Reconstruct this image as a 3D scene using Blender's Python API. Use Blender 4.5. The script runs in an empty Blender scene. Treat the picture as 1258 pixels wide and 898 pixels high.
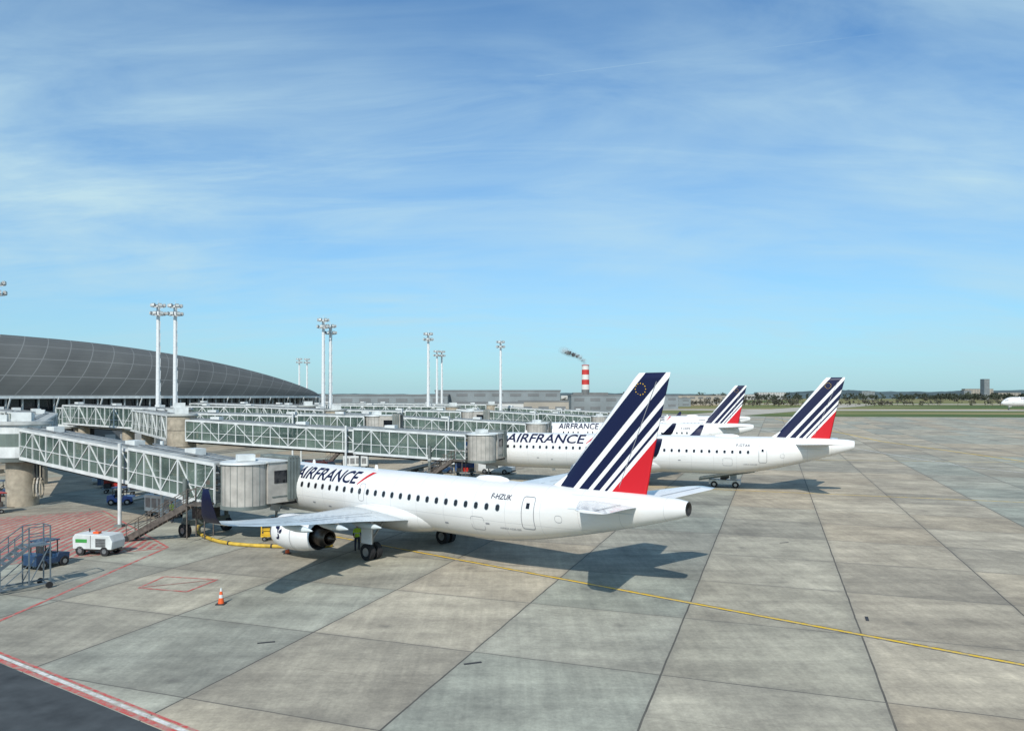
import bpy, bmesh, math, random
from mathutils import Vector, Matrix, noise
random.seed(7)
scene=bpy.context.scene
scene.view_settings.view_transform='Standard'
scene.view_settings.look='None'
scene.view_settings.exposure=0
COL=scene.collection

# ------------------------------------------------------------ materials
MATS={}
def newmat(name):
    m=bpy.data.materials.new(name); m.use_nodes=True
    nt=m.node_tree; b=nt.nodes['Principled BSDF']
    MATS[name]=m
    return m,nt,b
def N(nt,t,**k):
    n=nt.nodes.new(t)
    for a,v in k.items(): setattr(n,a,v)
    return n
def math_(nt,op,a,b=None,c=None,clamp=False):
    n=nt.nodes.new('ShaderNodeMath'); n.operation=op; n.use_clamp=clamp
    for i,v in enumerate((a,b,c)):
        if v is None: continue
        if isinstance(v,(int,float)): n.inputs[i].default_value=v
        else: nt.links.new(v,n.inputs[i])
    return n.outputs[0]
def mixc(nt,f,a,b,bt='MIX'):
    n=nt.nodes.new('ShaderNodeMix'); n.data_type='RGBA'; n.blend_type=bt
    for s,v in ((n.inputs[0],f),(n.inputs[6],a),(n.inputs[7],b)):
        if isinstance(v,(int,float)): s.default_value=v
        elif isinstance(v,tuple): s.default_value=(v+(1,))[:4]
        else: nt.links.new(v,s)
    return n.outputs[2]
def pm(name,col,rough=.5,metal=0,var=.15,scale=3,dark_tone=None,spec=.5,coat=0,bump=0):
    m,nt,b=newmat(name)
    tc=N(nt,'ShaderNodeTexCoord')
    nz=N(nt,'ShaderNodeTexNoise'); nz.inputs['Scale'].default_value=scale; nz.inputs['Detail'].default_value=6
    nt.links.new(tc.outputs['Object'],nz.inputs['Vector'])
    f=math_(nt,'MULTIPLY_ADD',nz.outputs['Fac'],2.0,-.5,clamp=True)
    dk=tuple(c*(1-var*1.6) for c in col) if dark_tone is None else dark_tone
    lt=tuple(min(1,c*(1+var*.4)) for c in col)
    c=mixc(nt,f,dk,lt)
    nt.links.new(c,b.inputs['Base Color'])
    b.inputs['Roughness'].default_value=rough; b.inputs['Metallic'].default_value=metal
    b.inputs['Specular IOR Level'].default_value=spec
    b.inputs['Coat Weight'].default_value=coat
    r=math_(nt,'MULTIPLY_ADD',nz.outputs['Fac'],.25,rough-.12,clamp=True)
    nt.links.new(r,b.inputs['Roughness'])
    if bump:
        bp=N(nt,'ShaderNodeBump'); bp.inputs['Strength'].default_value=bump; bp.inputs['Distance'].default_value=.02
        nt.links.new(nz.outputs['Fac'],bp.inputs['Height']); nt.links.new(bp.outputs[0],b.inputs['Normal'])
    return m
pm('white_paint',(.76,.76,.75),.28,var=.05,scale=.6,coat=.3)
pm('wing_grey',(.58,.64,.66),.3,var=.12,scale=.9,coat=.2)
pm('wing_metal',(.62,.63,.64),.25,metal=.7,var=.05)
pm('navy',(.006,.010,.045),.5,var=.1,spec=.25)
pm('red_paint',(.52,.012,.02),.5,var=.1,spec=.25)
pm('line_grey',(.28,.29,.31),.5)
pm('glass_dark',(.012,.014,.018),.12,var=.2)
pm('tyre',(.018,.018,.02),.85,var=.2,scale=9)
pm('steel',(.42,.43,.44),.35,metal=.8,var=.2)
pm('dark_metal',(.07,.065,.06),.45,metal=.5,var=.3,scale=5)
pm('exhaust',(.12,.10,.085),.35,metal=.9,var=.3,scale=4)
pm('bridge_white',(.64,.67,.66),.5,var=.18,scale=1.2)
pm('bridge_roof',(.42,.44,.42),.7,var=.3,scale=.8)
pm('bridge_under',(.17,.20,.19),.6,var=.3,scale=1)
pm('drum_beige',(.44,.42,.38),.55,var=.22,scale=1.2)
pm('concrete_pillar',(.40,.35,.27),.85,var=.28,scale=1.6,bump=.4)
pm('rubber',(.03,.03,.032),.7,var=.2)
pm('stair_brown',(.12,.10,.085),.6,var=.4,scale=4)
pm('yellow_paint',(.70,.44,.03),.5,var=.15)
pm('hose_yellow',(.60,.40,.05),.6,var=.25)
pm('hivis',(.55,.85,.05),.6,var=.1)
pm('skin_tone',(.45,.27,.19),.6,var=.05)
pm('trousers',(.02,.025,.05),.8,var=.2)
pm('hair',(.02,.014,.01),.7)
pm('orange',(.75,.11,.02),.5,var=.1)
pm('blue_vehicle',(.015,.05,.12),.4,var=.25,coat=.3)
pm('blue_bright',(.02,.10,.35),.4,var=.2,coat=.3)
pm('red_vehicle',(.45,.03,.02),.4,var=.2)
pm('green_logo',(.05,.30,.06),.5)
pm('stair_frame',(.16,.20,.23),.45,metal=.3,var=.2)
pm('mast_white',(.70,.72,.72),.45,var=.1)
pm('lamp_head',(.30,.31,.31),.4,metal=.4,var=.2)
pm('tree_dark',(.055,.07,.045),.9,var=.4,scale=.05)
pm('tree_bare',(.10,.095,.07),.9,var=.4,scale=.05)
pm('hill_haze_tint',(.12,.165,.175),1,var=.3,scale=.006,spec=0)  # pale bluish base colour: distance haze is painted into it
pm('bld_white',(.50,.50,.48),.7,var=.12,scale=.1)
pm('bld_dark',(.15,.16,.165),.6,var=.2,scale=.1)
pm('bld_haze_tint',(.20,.23,.24),.7,var=.2,scale=.1)  # far walls, with aerial haze mixed into their colour
pm('bld_tan',(.33,.30,.25),.7,var=.15,scale=.1)
pm('chim_red',(.50,.035,.03),.7,var=.1,scale=.1)
pm('chim_white',(.65,.65,.63),.7,var=.1,scale=.1)

def fuselage_paint():
    m,nt,b=newmat('fuselage_paint')
    tc=N(nt,'ShaderNodeTexCoord'); mp=N(nt,'ShaderNodeMapping')
    mp.inputs['Scale'].default_value=(.25,1.2,1.2)
    nt.links.new(tc.outputs['Object'],mp.inputs[0])
    nz=N(nt,'ShaderNodeTexNoise'); nz.inputs['Scale'].default_value=1.5; nz.inputs['Detail'].default_value=7
    nt.links.new(mp.outputs[0],nz.inputs['Vector'])
    sep=N(nt,'ShaderNodeSeparateXYZ'); nt.links.new(tc.outputs['Object'],sep.inputs[0])
    fr=math_(nt,'FRACT',math_(nt,'MULTIPLY',sep.outputs[0],1/2.35))
    seam=math_(nt,'LESS_THAN',fr,.012)
    lap=math_(nt,'LESS_THAN',math_(nt,'ABSOLUTE',math_(nt,'SUBTRACT',sep.outputs[2],3.05)),.014)
    seam=math_(nt,'MAXIMUM',seam,lap)
    belly=math_(nt,'MULTIPLY_ADD',sep.outputs[2],-.8,2.6,clamp=True)
    dark_tone=math_(nt,'MULTIPLY',belly,math_(nt,'MULTIPLY_ADD',nz.outputs['Fac'],1.6,-.3,clamp=True))  # greyer towards the belly, broken up by noise
    c=mixc(nt,math_(nt,'MULTIPLY_ADD',nz.outputs['Fac'],1.5,-.3,clamp=True),(.64,.64,.62),(.76,.76,.75))
    c=mixc(nt,math_(nt,'MULTIPLY',dark_tone,.6),c,(.36,.35,.32))
    c=mixc(nt,math_(nt,'MULTIPLY',seam,.45),c,(.33,.34,.36))
    nt.links.new(c,b.inputs['Base Color'])
    b.inputs['Roughness'].default_value=.3; b.inputs['Coat Weight'].default_value=.35; b.inputs['Coat Roughness'].default_value=.08
fuselage_paint()

def fin_mat():
    m,nt,b=newmat('fin_livery')
    tc=N(nt,'ShaderNodeTexCoord'); sep=N(nt,'ShaderNodeSeparateXYZ')
    nt.links.new(tc.outputs['Object'],sep.inputs[0])
    t=math_(nt,'ADD',sep.outputs[0],math_(nt,'MULTIPLY',sep.outputs[2],-.88))
    t=math_(nt,'MULTIPLY_ADD',t,1/5.6/1.6,.3/1.6)
    cr=N(nt,'ShaderNodeValToRGB'); cr.color_ramp.interpolation='CONSTANT'
    nt.links.new(t,cr.inputs[0])
    W=(.76,.76,.75,1);B=(.006,.010,.045,1);RR=(.52,.012,.02,1)
    st=[(-.3,W),(-.01,B),(.20,W),(.265,B),(.37,W),(.425,B),(.50,W),(.545,B),(.58,W),(.63,RR)]
    e=cr.color_ramp.elements
    e[0].position=0; e[0].color=W
    e[1].position=(st[1][0]+.3)/1.6; e[1].color=B
    for p,c in st[2:]:
        q=e.new((p+.3)/1.6); q.color=c
    nt.links.new(cr.outputs[0],b.inputs['Base Color'])
    b.inputs['Roughness'].default_value=.45; b.inputs['Specular IOR Level'].default_value=.3
fin_mat()

def glass_mat():
    m,nt,b=newmat('bridge_glass')
    b.inputs['Roughness'].default_value=.12
    b.inputs['Alpha'].default_value=.66
    tc=N(nt,'ShaderNodeTexCoord'); nz=N(nt,'ShaderNodeTexNoise'); nz.inputs['Scale'].default_value=.5
    nt.links.new(tc.outputs['Object'],nz.inputs['Vector'])
    c=mixc(nt,math_(nt,'MULTIPLY_ADD',nz.outputs['Fac'],2,-.5,clamp=True),(.035,.065,.06),(.18,.25,.21)); nt.links.new(c,b.inputs['Base Color'])
glass_mat()

def roof_mat():
    m,nt,b=newmat('terminal_roof_metal')
    uv=N(nt,'ShaderNodeTexCoord')
    sep=N(nt,'ShaderNodeSeparateXYZ'); nt.links.new(uv.outputs['UV'],sep.inputs[0])
    def ln(x,per,w): 
        return math_(nt,'LESS_THAN',math_(nt,'FRACT',math_(nt,'MULTIPLY',x,1/per)),w)
    l1=ln(sep.outputs[1],4.4,.045); l2=ln(sep.outputs[0],4.6,.040); l3=ln(sep.outputs[1],1.1,.08)
    nz=N(nt,'ShaderNodeTexNoise'); nz.inputs['Scale'].default_value=.12; nz.inputs['Detail'].default_value=7
    nt.links.new(uv.outputs['UV'],nz.inputs['Vector'])
    c=mixc(nt,math_(nt,'MULTIPLY_ADD',nz.outputs['Fac'],1.8,-.4,clamp=True),(.078,.082,.080),(.125,.130,.124))
    c=mixc(nt,math_(nt,'MULTIPLY',l3,.25),c,(.05,.05,.05))
    c=mixc(nt,math_(nt,'MULTIPLY',math_(nt,'MAXIMUM',l1,l2),.55),c,(.24,.25,.245))
    nt.links.new(c,b.inputs['Base Color']); b.inputs['Roughness'].default_value=.75; b.inputs['Specular IOR Level'].default_value=.2
roof_mat()

VD=(.332,.943); WD=(.943,-.332)
def concrete():
    m,nt,b=newmat('apron_concrete')
    L=nt.links
    tc=N(nt,'ShaderNodeTexCoord')
    def dot(vec):
        n=N(nt,'ShaderNodeVectorMath',operation='DOT_PRODUCT'); L.new(tc.outputs['Object'],n.inputs[0]); n.inputs[1].default_value=vec
        return n.outputs['Value']
    a=math_(nt,'MULTIPLY_ADD',dot((WD[0],WD[1],0)),1/7.45,3.92/7.45)
    bq=math_(nt,'MULTIPLY_ADD',dot((VD[0],VD[1],0)),1/7.45,.3)
    nw=N(nt,'ShaderNodeTexNoise'); nw.inputs['Scale'].default_value=.6; L.new(tc.outputs['Object'],nw.inputs['Vector'])
    wob=math_(nt,'MULTIPLY_ADD',nw.outputs['Fac'],.010,-.005)
    a=math_(nt,'ADD',a,wob); bq=math_(nt,'ADD',bq,wob)
    fa=math_(nt,'FLOOR',a); fb=math_(nt,'FLOOR',bq)
    def cell(x,y,z=0):
        cb=N(nt,'ShaderNodeCombineXYZ')
        for i,v in enumerate((x,y,z)):
            if isinstance(v,(int,float)): cb.inputs[i].default_value=v
            else: L.new(v,cb.inputs[i])
        w=N(nt,'ShaderNodeTexWhiteNoise'); w.noise_dimensions='3D'; L.new(cb.outputs[0],w.inputs['Vector'])
        return w.outputs['Value']
    r1=cell(fa,fb,1); r2=cell(fa,fb,2)
    lane=cell(fa,math_(nt,'FLOOR',math_(nt,'MULTIPLY',fb,1/5)),3)
    def noise_(sc,det,rough=.55,mapping=None,rot=0,dist=0):
        n=N(nt,'ShaderNodeTexNoise'); n.inputs['Scale'].default_value=sc; n.inputs['Detail'].default_value=det; n.inputs['Roughness'].default_value=rough; n.inputs['Distortion'].default_value=dist
        if mapping:
            mp=N(nt,'ShaderNodeMapping'); mp.inputs['Scale'].default_value=mapping; mp.inputs['Rotation'].default_value=(0,0,rot)
            L.new(tc.outputs['Object'],mp.inputs[0]); L.new(mp.outputs[0],n.inputs['Vector'])
        else: L.new(tc.outputs['Object'],n.inputs['Vector'])
        return n.outputs['Fac']
    big=noise_(.05,6); mid=noise_(.35,9,.66); fine=noise_(6,6,.75); patch=noise_(.11,7,.62,dist=.6); spk=noise_(2.2,8,.8)
    ang=math.atan2(VD[0],VD[1])
    strk=noise_(1,5,.65,(2.6,.10,1),ang)
    plane=noise_(1,6,.6,(.05,1.1,1),math.radians(38.5))
    tan=(.455,.385,.300); grn=(.345,.362,.322); lite=(.57,.53,.45); dk=(.26,.25,.225)
    c=mixc(nt,math_(nt,'MULTIPLY_ADD',lane,2.4,-.75,clamp=True),tan,grn)
    c=mixc(nt,math_(nt,'MULTIPLY',r1,.42),c,lite)
    c=mixc(nt,math_(nt,'MULTIPLY',math_(nt,'GREATER_THAN',r2,.76),.45),c,dk)
    c=mixc(nt,math_(nt,'MULTIPLY_ADD',big,2.2,-.8,clamp=True),c,mixc(nt,.35,c,tan))
    def mul(c,f,lo,hi,gain=2.2,off=-.6):
        g=math_(nt,'MULTIPLY_ADD',f,gain,off,clamp=True)
        k=mixc(nt,g,(lo,lo,lo),(hi,hi,hi*.985))
        return mixc(nt,1.0,c,k,'MULTIPLY')
    c=mul(c,mid,.70,1.16,2.6,-.8); c=mul(c,patch,.78,1.08,4.0,-1.5); c=mul(c,strk,.84,1.08); c=mul(c,fine,.80,1.14); c=mul(c,spk,.86,1.10,3,-1)
    c=mul(c,plane,.80,1.03,3.0,-.75)
    vo=N(nt,'ShaderNodeTexVoronoi'); vo.inputs['Scale'].default_value=.28; L.new(tc.outputs['Object'],vo.inputs['Vector'])
    sp=math_(nt,'MULTIPLY_ADD',math_(nt,'ADD',vo.outputs['Distance'],math_(nt,'MULTIPLY',mid,.25)),-9,2.2,clamp=True)
    c=mixc(nt,math_(nt,'MULTIPLY',sp,.45),c,(.09,.085,.08))
    def dist(x):
        f=math_(nt,'FRACT',x); return math_(nt,'MINIMUM',f,math_(nt,'SUBTRACT',1.0,f))
    da=dist(a); db=dist(bq)
    dc=dist(math_(nt,'MULTIPLY',bq,2.0))
    jj=math_(nt,'MAXIMUM',math_(nt,'LESS_THAN',da,.0048),math_(nt,'MULTIPLY',math_(nt,'LESS_THAN',db,.0042),.80))
    jj=math_(nt,'MAXIMUM',jj,math_(nt,'MULTIPLY',math_(nt,'LESS_THAN',dc,.0035),math_(nt,'MULTIPLY',math_(nt,'GREATER_THAN',r1,.55),.4)))
    c=mixc(nt,math_(nt,'MULTIPLY',jj,math_(nt,'MULTIPLY_ADD',mid,1.2,.25,clamp=True)),c,(.04,.038,.035))
    ed=math_(nt,'MAXIMUM',math_(nt,'MULTIPLY_ADD',da,-20,1,clamp=True),math_(nt,'MULTIPLY_ADD',db,-20,1,clamp=True))
    c=mixc(nt,math_(nt,'MULTIPLY',ed,math_(nt,'MULTIPLY',mid,.5)),c,(.17,.16,.14))
    L.new(c,b.inputs['Base Color'])
    b.inputs['Roughness'].default_value=.85; b.inputs['Specular IOR Level'].default_value=.2
    bp=N(nt,'ShaderNodeBump'); bp.inputs['Strength'].default_value=.25; bp.inputs['Distance'].default_value=.02
    L.new(fine,bp.inputs['Height']); L.new(bp.outputs[0],b.inputs['Normal'])
concrete()
pm('asphalt',(.058,.066,.070),.85,var=.35,scale=1.2,bump=.5)
def paint_mat(name,col,under=(.33,.30,.25),wear=.5):
    m,nt,b=newmat(name)
    tc=N(nt,'ShaderNodeTexCoord'); nz=N(nt,'ShaderNodeTexNoise'); nz.inputs['Scale'].default_value=2.2; nz.inputs['Detail'].default_value=10; nz.inputs['Roughness'].default_value=.75
    nt.links.new(tc.outputs['Object'],nz.inputs['Vector'])
    f=math_(nt,'MULTIPLY_ADD',nz.outputs['Fac'],5,-2.5+wear,clamp=True)
    nt.links.new(mixc(nt,math_(nt,'MULTIPLY',f,.85),col,under),b.inputs['Base Color']); b.inputs['Roughness'].default_value=.7
paint_mat('paint_yellow',(.72,.46,.02),wear=.2); paint_mat('paint_red',(.50,.06,.05),wear=.4); paint_mat('paint_white',(.68,.67,.64))
paint_mat('paint_redhatch',(.40,.085,.075),wear=.25); paint_mat('paint_black',(.05,.05,.05),wear=.2)
def grass():
    m,nt,b=newmat('grass_field')
    tc=N(nt,'ShaderNodeTexCoord'); n1=N(nt,'ShaderNodeTexNoise'); n1.inputs['Scale'].default_value=.006; n1.inputs['Detail'].default_value=8
    mp=N(nt,'ShaderNodeMapping'); mp.inputs['Scale'].default_value=(.5,1.6,1); nt.links.new(tc.outputs['Object'],mp.inputs[0])
    nt.links.new(mp.outputs[0],n1.inputs['Vector'])
    cr=N(nt,'ShaderNodeValToRGB'); nt.links.new(n1.outputs['Fac'],cr.inputs[0])
    e=cr.color_ramp.elements; e[0].position=.40; e[0].color=(.07,.11,.04,1); e[1].position=.56; e[1].color=(.27,.22,.11,1)
    q=e.new(.48); q.color=(.15,.17,.065,1)
    nt.links.new(cr.outputs[0],b.inputs['Base Color']); b.inputs['Roughness'].default_value=1; b.inputs['Specular IOR Level'].default_value=.1
grass()
pm('taxiway_concrete',(.44,.40,.33),.9,var=.15,scale=.05)
def smoke():
    m,nt,b=newmat('smoke')
    tc=N(nt,'ShaderNodeTexCoord'); nz=N(nt,'ShaderNodeTexNoise'); nz.inputs['Scale'].default_value=.09; nz.inputs['Detail'].default_value=5
    nt.links.new(tc.outputs['Object'],nz.inputs['Vector'])
    lw=N(nt,'ShaderNodeLayerWeight'); lw.inputs['Blend'].default_value=.35
    al=math_(nt,'MULTIPLY',math_(nt,'SUBTRACT',1,lw.outputs['Facing'],clamp=True),math_(nt,'MULTIPLY_ADD',nz.outputs['Fac'],1.8,-.6,clamp=True),clamp=True)
    nt.links.new(math_(nt,'MULTIPLY',al,.34),b.inputs['Alpha']); b.inputs['Base Color'].default_value=(.42,.45,.48,1); b.inputs['Roughness'].default_value=1
smoke()

# ------------------------------------------------------------ mesh builder
class MB:
    def __init__(s): s.v=[];s.f=[];s.m=[];s.s=[]
    def add(s,vs,fs,mat,smooth=False):
        o=len(s.v); s.v+=[tuple(v) for v in vs]
        for f in fs: s.f.append([i+o for i in f]); s.m.append(mat); s.s.append(smooth)
    def box(s,c,size,mat,rot=0,taper=1.0):
        hx,hy,hz=size[0]/2,size[1]/2,size[2]/2; cr,sr=math.cos(rot),math.sin(rot); vs=[]
        for z in (-hz,hz):
            k=taper if z>0 else 1
            for x,y in ((-hx*k,-hy*k),(hx*k,-hy*k),(hx*k,hy*k),(-hx*k,hy*k)):
                vs.append((c[0]+x*cr-y*sr,c[1]+x*sr+y*cr,c[2]+z))
        s.add(vs,[(3,2,1,0),(4,5,6,7),(0,1,5,4),(1,2,6,5),(2,3,7,6),(3,0,4,7)],mat)
    def beam(s,a,b,w,h,mat,up=(0,0,1)):
        a=Vector(a);b=Vector(b);d=(b-a)
        if d.length<1e-6:return
        d.normalize(); u=Vector(up)
        if abs(d.dot(u))>.98: u=Vector((0,1,0)) if abs(d.y)<.9 else Vector((1,0,0))
        sd=d.cross(u).normalized()*w/2; uu=sd.cross(d).normalized()*h/2; vs=[]
        for p in (a,b):
            for q in (-sd-uu,sd-uu,sd+uu,-sd+uu): vs.append(p+q)
        s.add(vs,[(3,2,1,0),(4,5,6,7),(0,1,5,4),(1,2,6,5),(2,3,7,6),(3,0,4,7)],mat)
    def cyl(s,a,b,r1,r2,mat,n=16,smooth=True,caps=True,mat2=None):
        a=Vector(a);b=Vector(b);d=(b-a).normalized(); u=Vector((0,0,1)) if abs(d.z)<.9 else Vector((1,0,0))
        x=d.cross(u).normalized(); y=d.cross(x); vs=[]
        for p,r in((a,r1),(b,r2)):
            for i in range(n):
                t=2*math.pi*i/n; vs.append(p+x*math.cos(t)*r+y*math.sin(t)*r)
        s.add(vs,[(i,(i+1)%n,n+(i+1)%n,n+i) for i in range(n)],mat,smooth)
        if caps:
            s.add(vs[:n],[tuple(range(n))],mat2 or mat); s.add(vs[n:],[tuple(reversed(range(n)))],mat2 or mat)
    def rings(s,rings,mat,closed=True,smooth=True,capa=True,capb=True,matf=None):
        n=len(rings[0]); vs=[p for r in rings for p in r]; o=len(s.v); s.v+=[tuple(v) for v in vs]
        for k in range(len(rings)-1):
            for i in range(n if closed else n-1):
                j=(i+1)%n
                s.f.append([o+k*n+i,o+k*n+j,o+(k+1)*n+j,o+(k+1)*n+i]); s.m.append(matf(k,i) if matf else mat); s.s.append(smooth)
        if capa: s.f.append([o+i for i in reversed(range(n))]); s.m.append(matf(0,0) if matf else mat); s.s.append(False)
        if capb: s.f.append([o+(len(rings)-1)*n+i for i in range(n)]); s.m.append(matf(len(rings)-2,0) if matf else mat); s.s.append(False)
    def rev(s,prof,c,mat,n=28,capa=False,capb=False,matk=None):
        rr=[[(c[0]+x,c[1]+r*math.cos(2*math.pi*i/n),c[2]+r*math.sin(2*math.pi*i/n)) for i in range(n)] for x,r in prof]
        s.rings(rr,mat,capa=capa,capb=capb,matf=(lambda k,i:matk[k]) if matk else None)
    def obj(s,name,parent=None,bevel=0,loc=None,rotz=None,recalc=True):
        me=bpy.data.meshes.new(name); me.from_pydata(s.v,[],s.f)
        names=list(dict.fromkeys(s.m)); 
        for nm in names: me.materials.append(MATS[nm])
        idx={nm:i for i,nm in enumerate(names)}
        for p,m_,sm in zip(me.polygons,s.m,s.s): p.material_index=idx[m_]; p.use_smooth=sm
        if recalc:
            bm=bmesh.new(); bm.from_mesh(me); bmesh.ops.recalc_face_normals(bm,faces=bm.faces); bm.to_mesh(me); bm.free()
        me.update()
        o=bpy.data.objects.new(name,me); COL.objects.link(o)
        if parent: o.parent=parent
        if loc: o.location=loc
        if rotz is not None: o.rotation_euler=(0,0,rotz)
        if bevel:
            bv=o.modifiers.new('bevel','BEVEL'); bv.width=bevel; bv.segments=2; bv.limit_method='ANGLE'
        return o
def empty(name,loc=(0,0,0),rotz=0,scale=1):
    e=bpy.data.objects.new(name,None); e.location=loc; e.rotation_euler=(0,0,rotz); e.scale=(scale,)*3; e.empty_display_size=1
    COL.objects.link(e); return e

# ------------------------------------------------------------ text
TXT={}
def text_tris(body,bold=.02,shear=0.0,cuts=10):
    key=(body,bold,shear)
    if key in TXT: return TXT[key]
    cu=bpy.data.curves.new('t','FONT'); cu.body=body; cu.offset=bold; cu.shear=shear; cu.resolution_u=3
    o=bpy.data.objects.new('t',cu); COL.objects.link(o)
    bpy.context.view_layer.update()
    me=bpy.data.meshes.new_from_object(o.evaluated_get(bpy.context.evaluated_depsgraph_get()))
    bm=bmesh.new(); bm.from_mesh(me); bmesh.ops.triangulate(bm,faces=bm.faces)
    xs=[v.co.x for v in bm.verts]; ys=[v.co.y for v in bm.verts]
    x0,x1,y0,y1=min(xs),max(xs),min(ys),max(ys)
    for k in range(1,cuts):
        y=y0+(y1-y0)*k/cuts
        bmesh.ops.bisect_plane(bm,geom=bm.verts[:]+bm.edges[:]+bm.faces[:],plane_co=(0,y,0),plane_no=(0,1,0))
    bm.verts.index_update()
    vs=[((v.co.x-x0)/(x1-x0),(v.co.y-y0)/(y1-y0)) for v in bm.verts]
    fs=[[v.index for v in f.verts] for f in bm.faces]
    bm.free(); bpy.data.objects.remove(o); 
    TXT[key]=(vs,fs); return TXT[key]

# ------------------------------------------------------------ airliner
def airliner(loc,heading,L=38.7,R=1.80,zc=3.42,gear_x=18.9,half=16.4,reg='F-HZUK',text_x=8.2,text_len=6.9,text_h=.78,finh=6.45,scale=1,livery=True,egap=5.8):
    """local x: nose->tail, -y = port side; loc = tail cone end on the ground plan"""
    E=empty('parked_airliner',(0,0,0),heading,scale)
    c,s_=math.cos(heading),math.sin(heading)
    E.location=(loc[0]-c*L*scale,loc[1]-s_*L*scale,0)
    K=[(0,-.34,.01),(.08,-.335,.12),(.3,-.32,.26),(.7,-.28,.41),(1.2,-.23,.55),(1.9,-.15,.70),(2.8,-.07,.85),(3.9,-.015,.95),(5.4,0,1),(7,0,1),
       (L-14.5,0,1),(L-12.5,.01,.99),(L-10.5,.06,.94),(L-8.5,.15,.855),(L-6.5,.26,.74),(L-4.5,.38,.61),(L-2.7,.50,.47),(L-1.2,.60,.345),(L-.3,.655,.255),(L,.67,.20)]
    def prof(x):
        x=max(0,min(L,x))
        for i in range(len(K)-1):
            if x<=K[i+1][0]:
                x0,a0,b0=K[i];x1,a1,b1=K[i+1];t=(x-x0)/(x1-x0)
                def cr(j):
                    p0=K[max(i-1,0)];p3=K[min(i+2,len(K)-1)]
                    m0=(K[i+1][j]-p0[j])/(K[i+1][0]-p0[0])*(x1-x0); m1=(p3[j]-K[i][j])/(p3[0]-K[i][0])*(x1-x0)
                    if i<1: m0=(K[1][j]-K[0][j])
                    t2=t*t;t3=t2*t
                    return (2*t3-3*t2+1)*K[i][j]+(t3-2*t2+t)*m0+(-2*t3+3*t2)*K[i+1][j]+(t3-t2)*m1
                return zc+cr(1)*R,max(.01,cr(2)*R)
        return zc+K[-1][1]*R,K[-1][2]*R
    def surf(x,z,side=-1,off=.012):
        a,r=prof(x); q=max(-1,min(1,(z-a)/r)); an=math.asin(q)
        return (x,side*(r*.95+off)*math.cos(an),a+(r+off)*math.sin(an))
    xs=[0,.04,.1,.2,.35,.5,.7,.95,1.2,1.55,1.9,2.35,2.8,3.3,3.9,4.6,5.4,7]+[7+ (L-21.5)*k/8 for k in range(1,9)]+[L-14.5+14.5*k/26 for k in range(1,27)]
    n=44; m=MB(); rr=[]
    for x in xs:
        a,r=prof(x); rr.append([(x,r*.95*math.cos(2*math.pi*i/n),a+r*math.sin(2*math.pi*i/n)) for i in range(n)])
    m.rings(rr,'fuselage_paint',capb=False)
    a,r=prof(L)
    m.rev([(0,r),(0.02,r*.8),(-.25,r*.72)],(L,0,a),'dark_metal',n=20,capb=True)
    g=gear_x; rr=[]
    for k in range(21):
        t=k/20; x=g-6.6+t*11.4; w=math.sin(math.pi*t)**.5 if 0<t<1 else 0
        w=max(w,.02); rr.append([(x,(R*1.10)*w*math.cos(2*math.pi*i/28),zc-R*.50+R*.68*w*math.sin(2*math.pi*i/28)) for i in range(28)])
    m.rings(rr,'fuselage_paint')
    for ax in (8.5,15.5): m.box((ax,0,zc+R+.12),(.35,.03,.3),'white_paint',taper=.6)
    m.box((12,0,zc-R-.14),(.35,.03,.3),'white_paint')
    m.rev([(0,.02),(.3,.16),(.9,.22),(1.9,.22),(2.4,.12),(2.6,.02)],(L-14.0,0,zc+R+.02),'white_paint',n=14)
    m.obj('fuselage',E)
    m=MB()
    zw=zc+R*.24
    for side in (-1,1):
        x=6.9
        while x<L-10.3:
            pts=[surf(x+.15*sx,zw+.20*sz,side,.008) for sx,sz in ((-.45,1),(.45,1),(1,.55),(1,-.55),(.45,-1),(-.45,-1),(-1,-.55),(-1,.55))]
            m.add(pts,[tuple(range(8))],'steel')
            pts=[surf(x+.12*sx,zw+.165*sz,side,.013) for sx,sz in ((-.45,1),(.45,1),(1,.55),(1,-.55),(.45,-1),(-.45,-1),(-1,-.55),(-1,.55))]
            m.add(pts,[tuple(range(8))],'glass_dark')
            x+=.80
        for x0,x1,za,zb in ((1.42,2.05,.10,.38),(2.12,2.7,.16,.44),(2.76,3.15,.22,.42)):
            m.add([surf(x0,zc+R*za,side,.02),surf(x1,zc+R*(za+.02),side,.02),surf(x1,zc+R*zb,side,.02),surf(x0+.25,zc+R*(zb-.02),side,.02)],[(0,1,2,3)],'glass_dark')
    for side in(-1,1):
        m.add([surf(1.25,zc+R*.16,side,.02),surf(1.75,zc+R*.40,side,.02),(1.95,0,zc+R*.52),(1.3,0,zc+R*.22)],[(0,1,2,3)],'glass_dark')
    m.obj('windows',E)
    m=MB()
    def loop(x0,x1,z0,z1,side,w=.045,mat='line_grey'):
        r=.16; pts=[]
        for cx,cz,a0 in ((x1-r,z1-r,0),(x0+r,z1-r,90),(x0+r,z0+r,180),(x1-r,z0+r,270)):
            for k in range(4):
                t=math.radians(a0+30*k); pts.append((cx,cz,math.cos(t),math.sin(t),r))
        full=[]
        for i,p in enumerate(pts):
            full.append(p)
            q=pts[(i+1)%len(pts)]
            P=(p[0]+p[2]*p[4],p[1]+p[3]*p[4]);Q=(q[0]+q[2]*q[4],q[1]+q[3]*q[4])
            if abs(P[1]-Q[1])>.5:
                for k in range(1,8):
                    t=k/8; full.append((P[0],P[1]+(Q[1]-P[1])*t,p[2],0,0))
        o_=[surf(p[0]+p[2]*p[4],p[1]+p[3]*p[4],side,.012) for p in full]
        i_=[surf(p[0]+p[2]*(p[4]-w),p[1]+p[3]*(p[4]-w),side,.012) for p in full]
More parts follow.
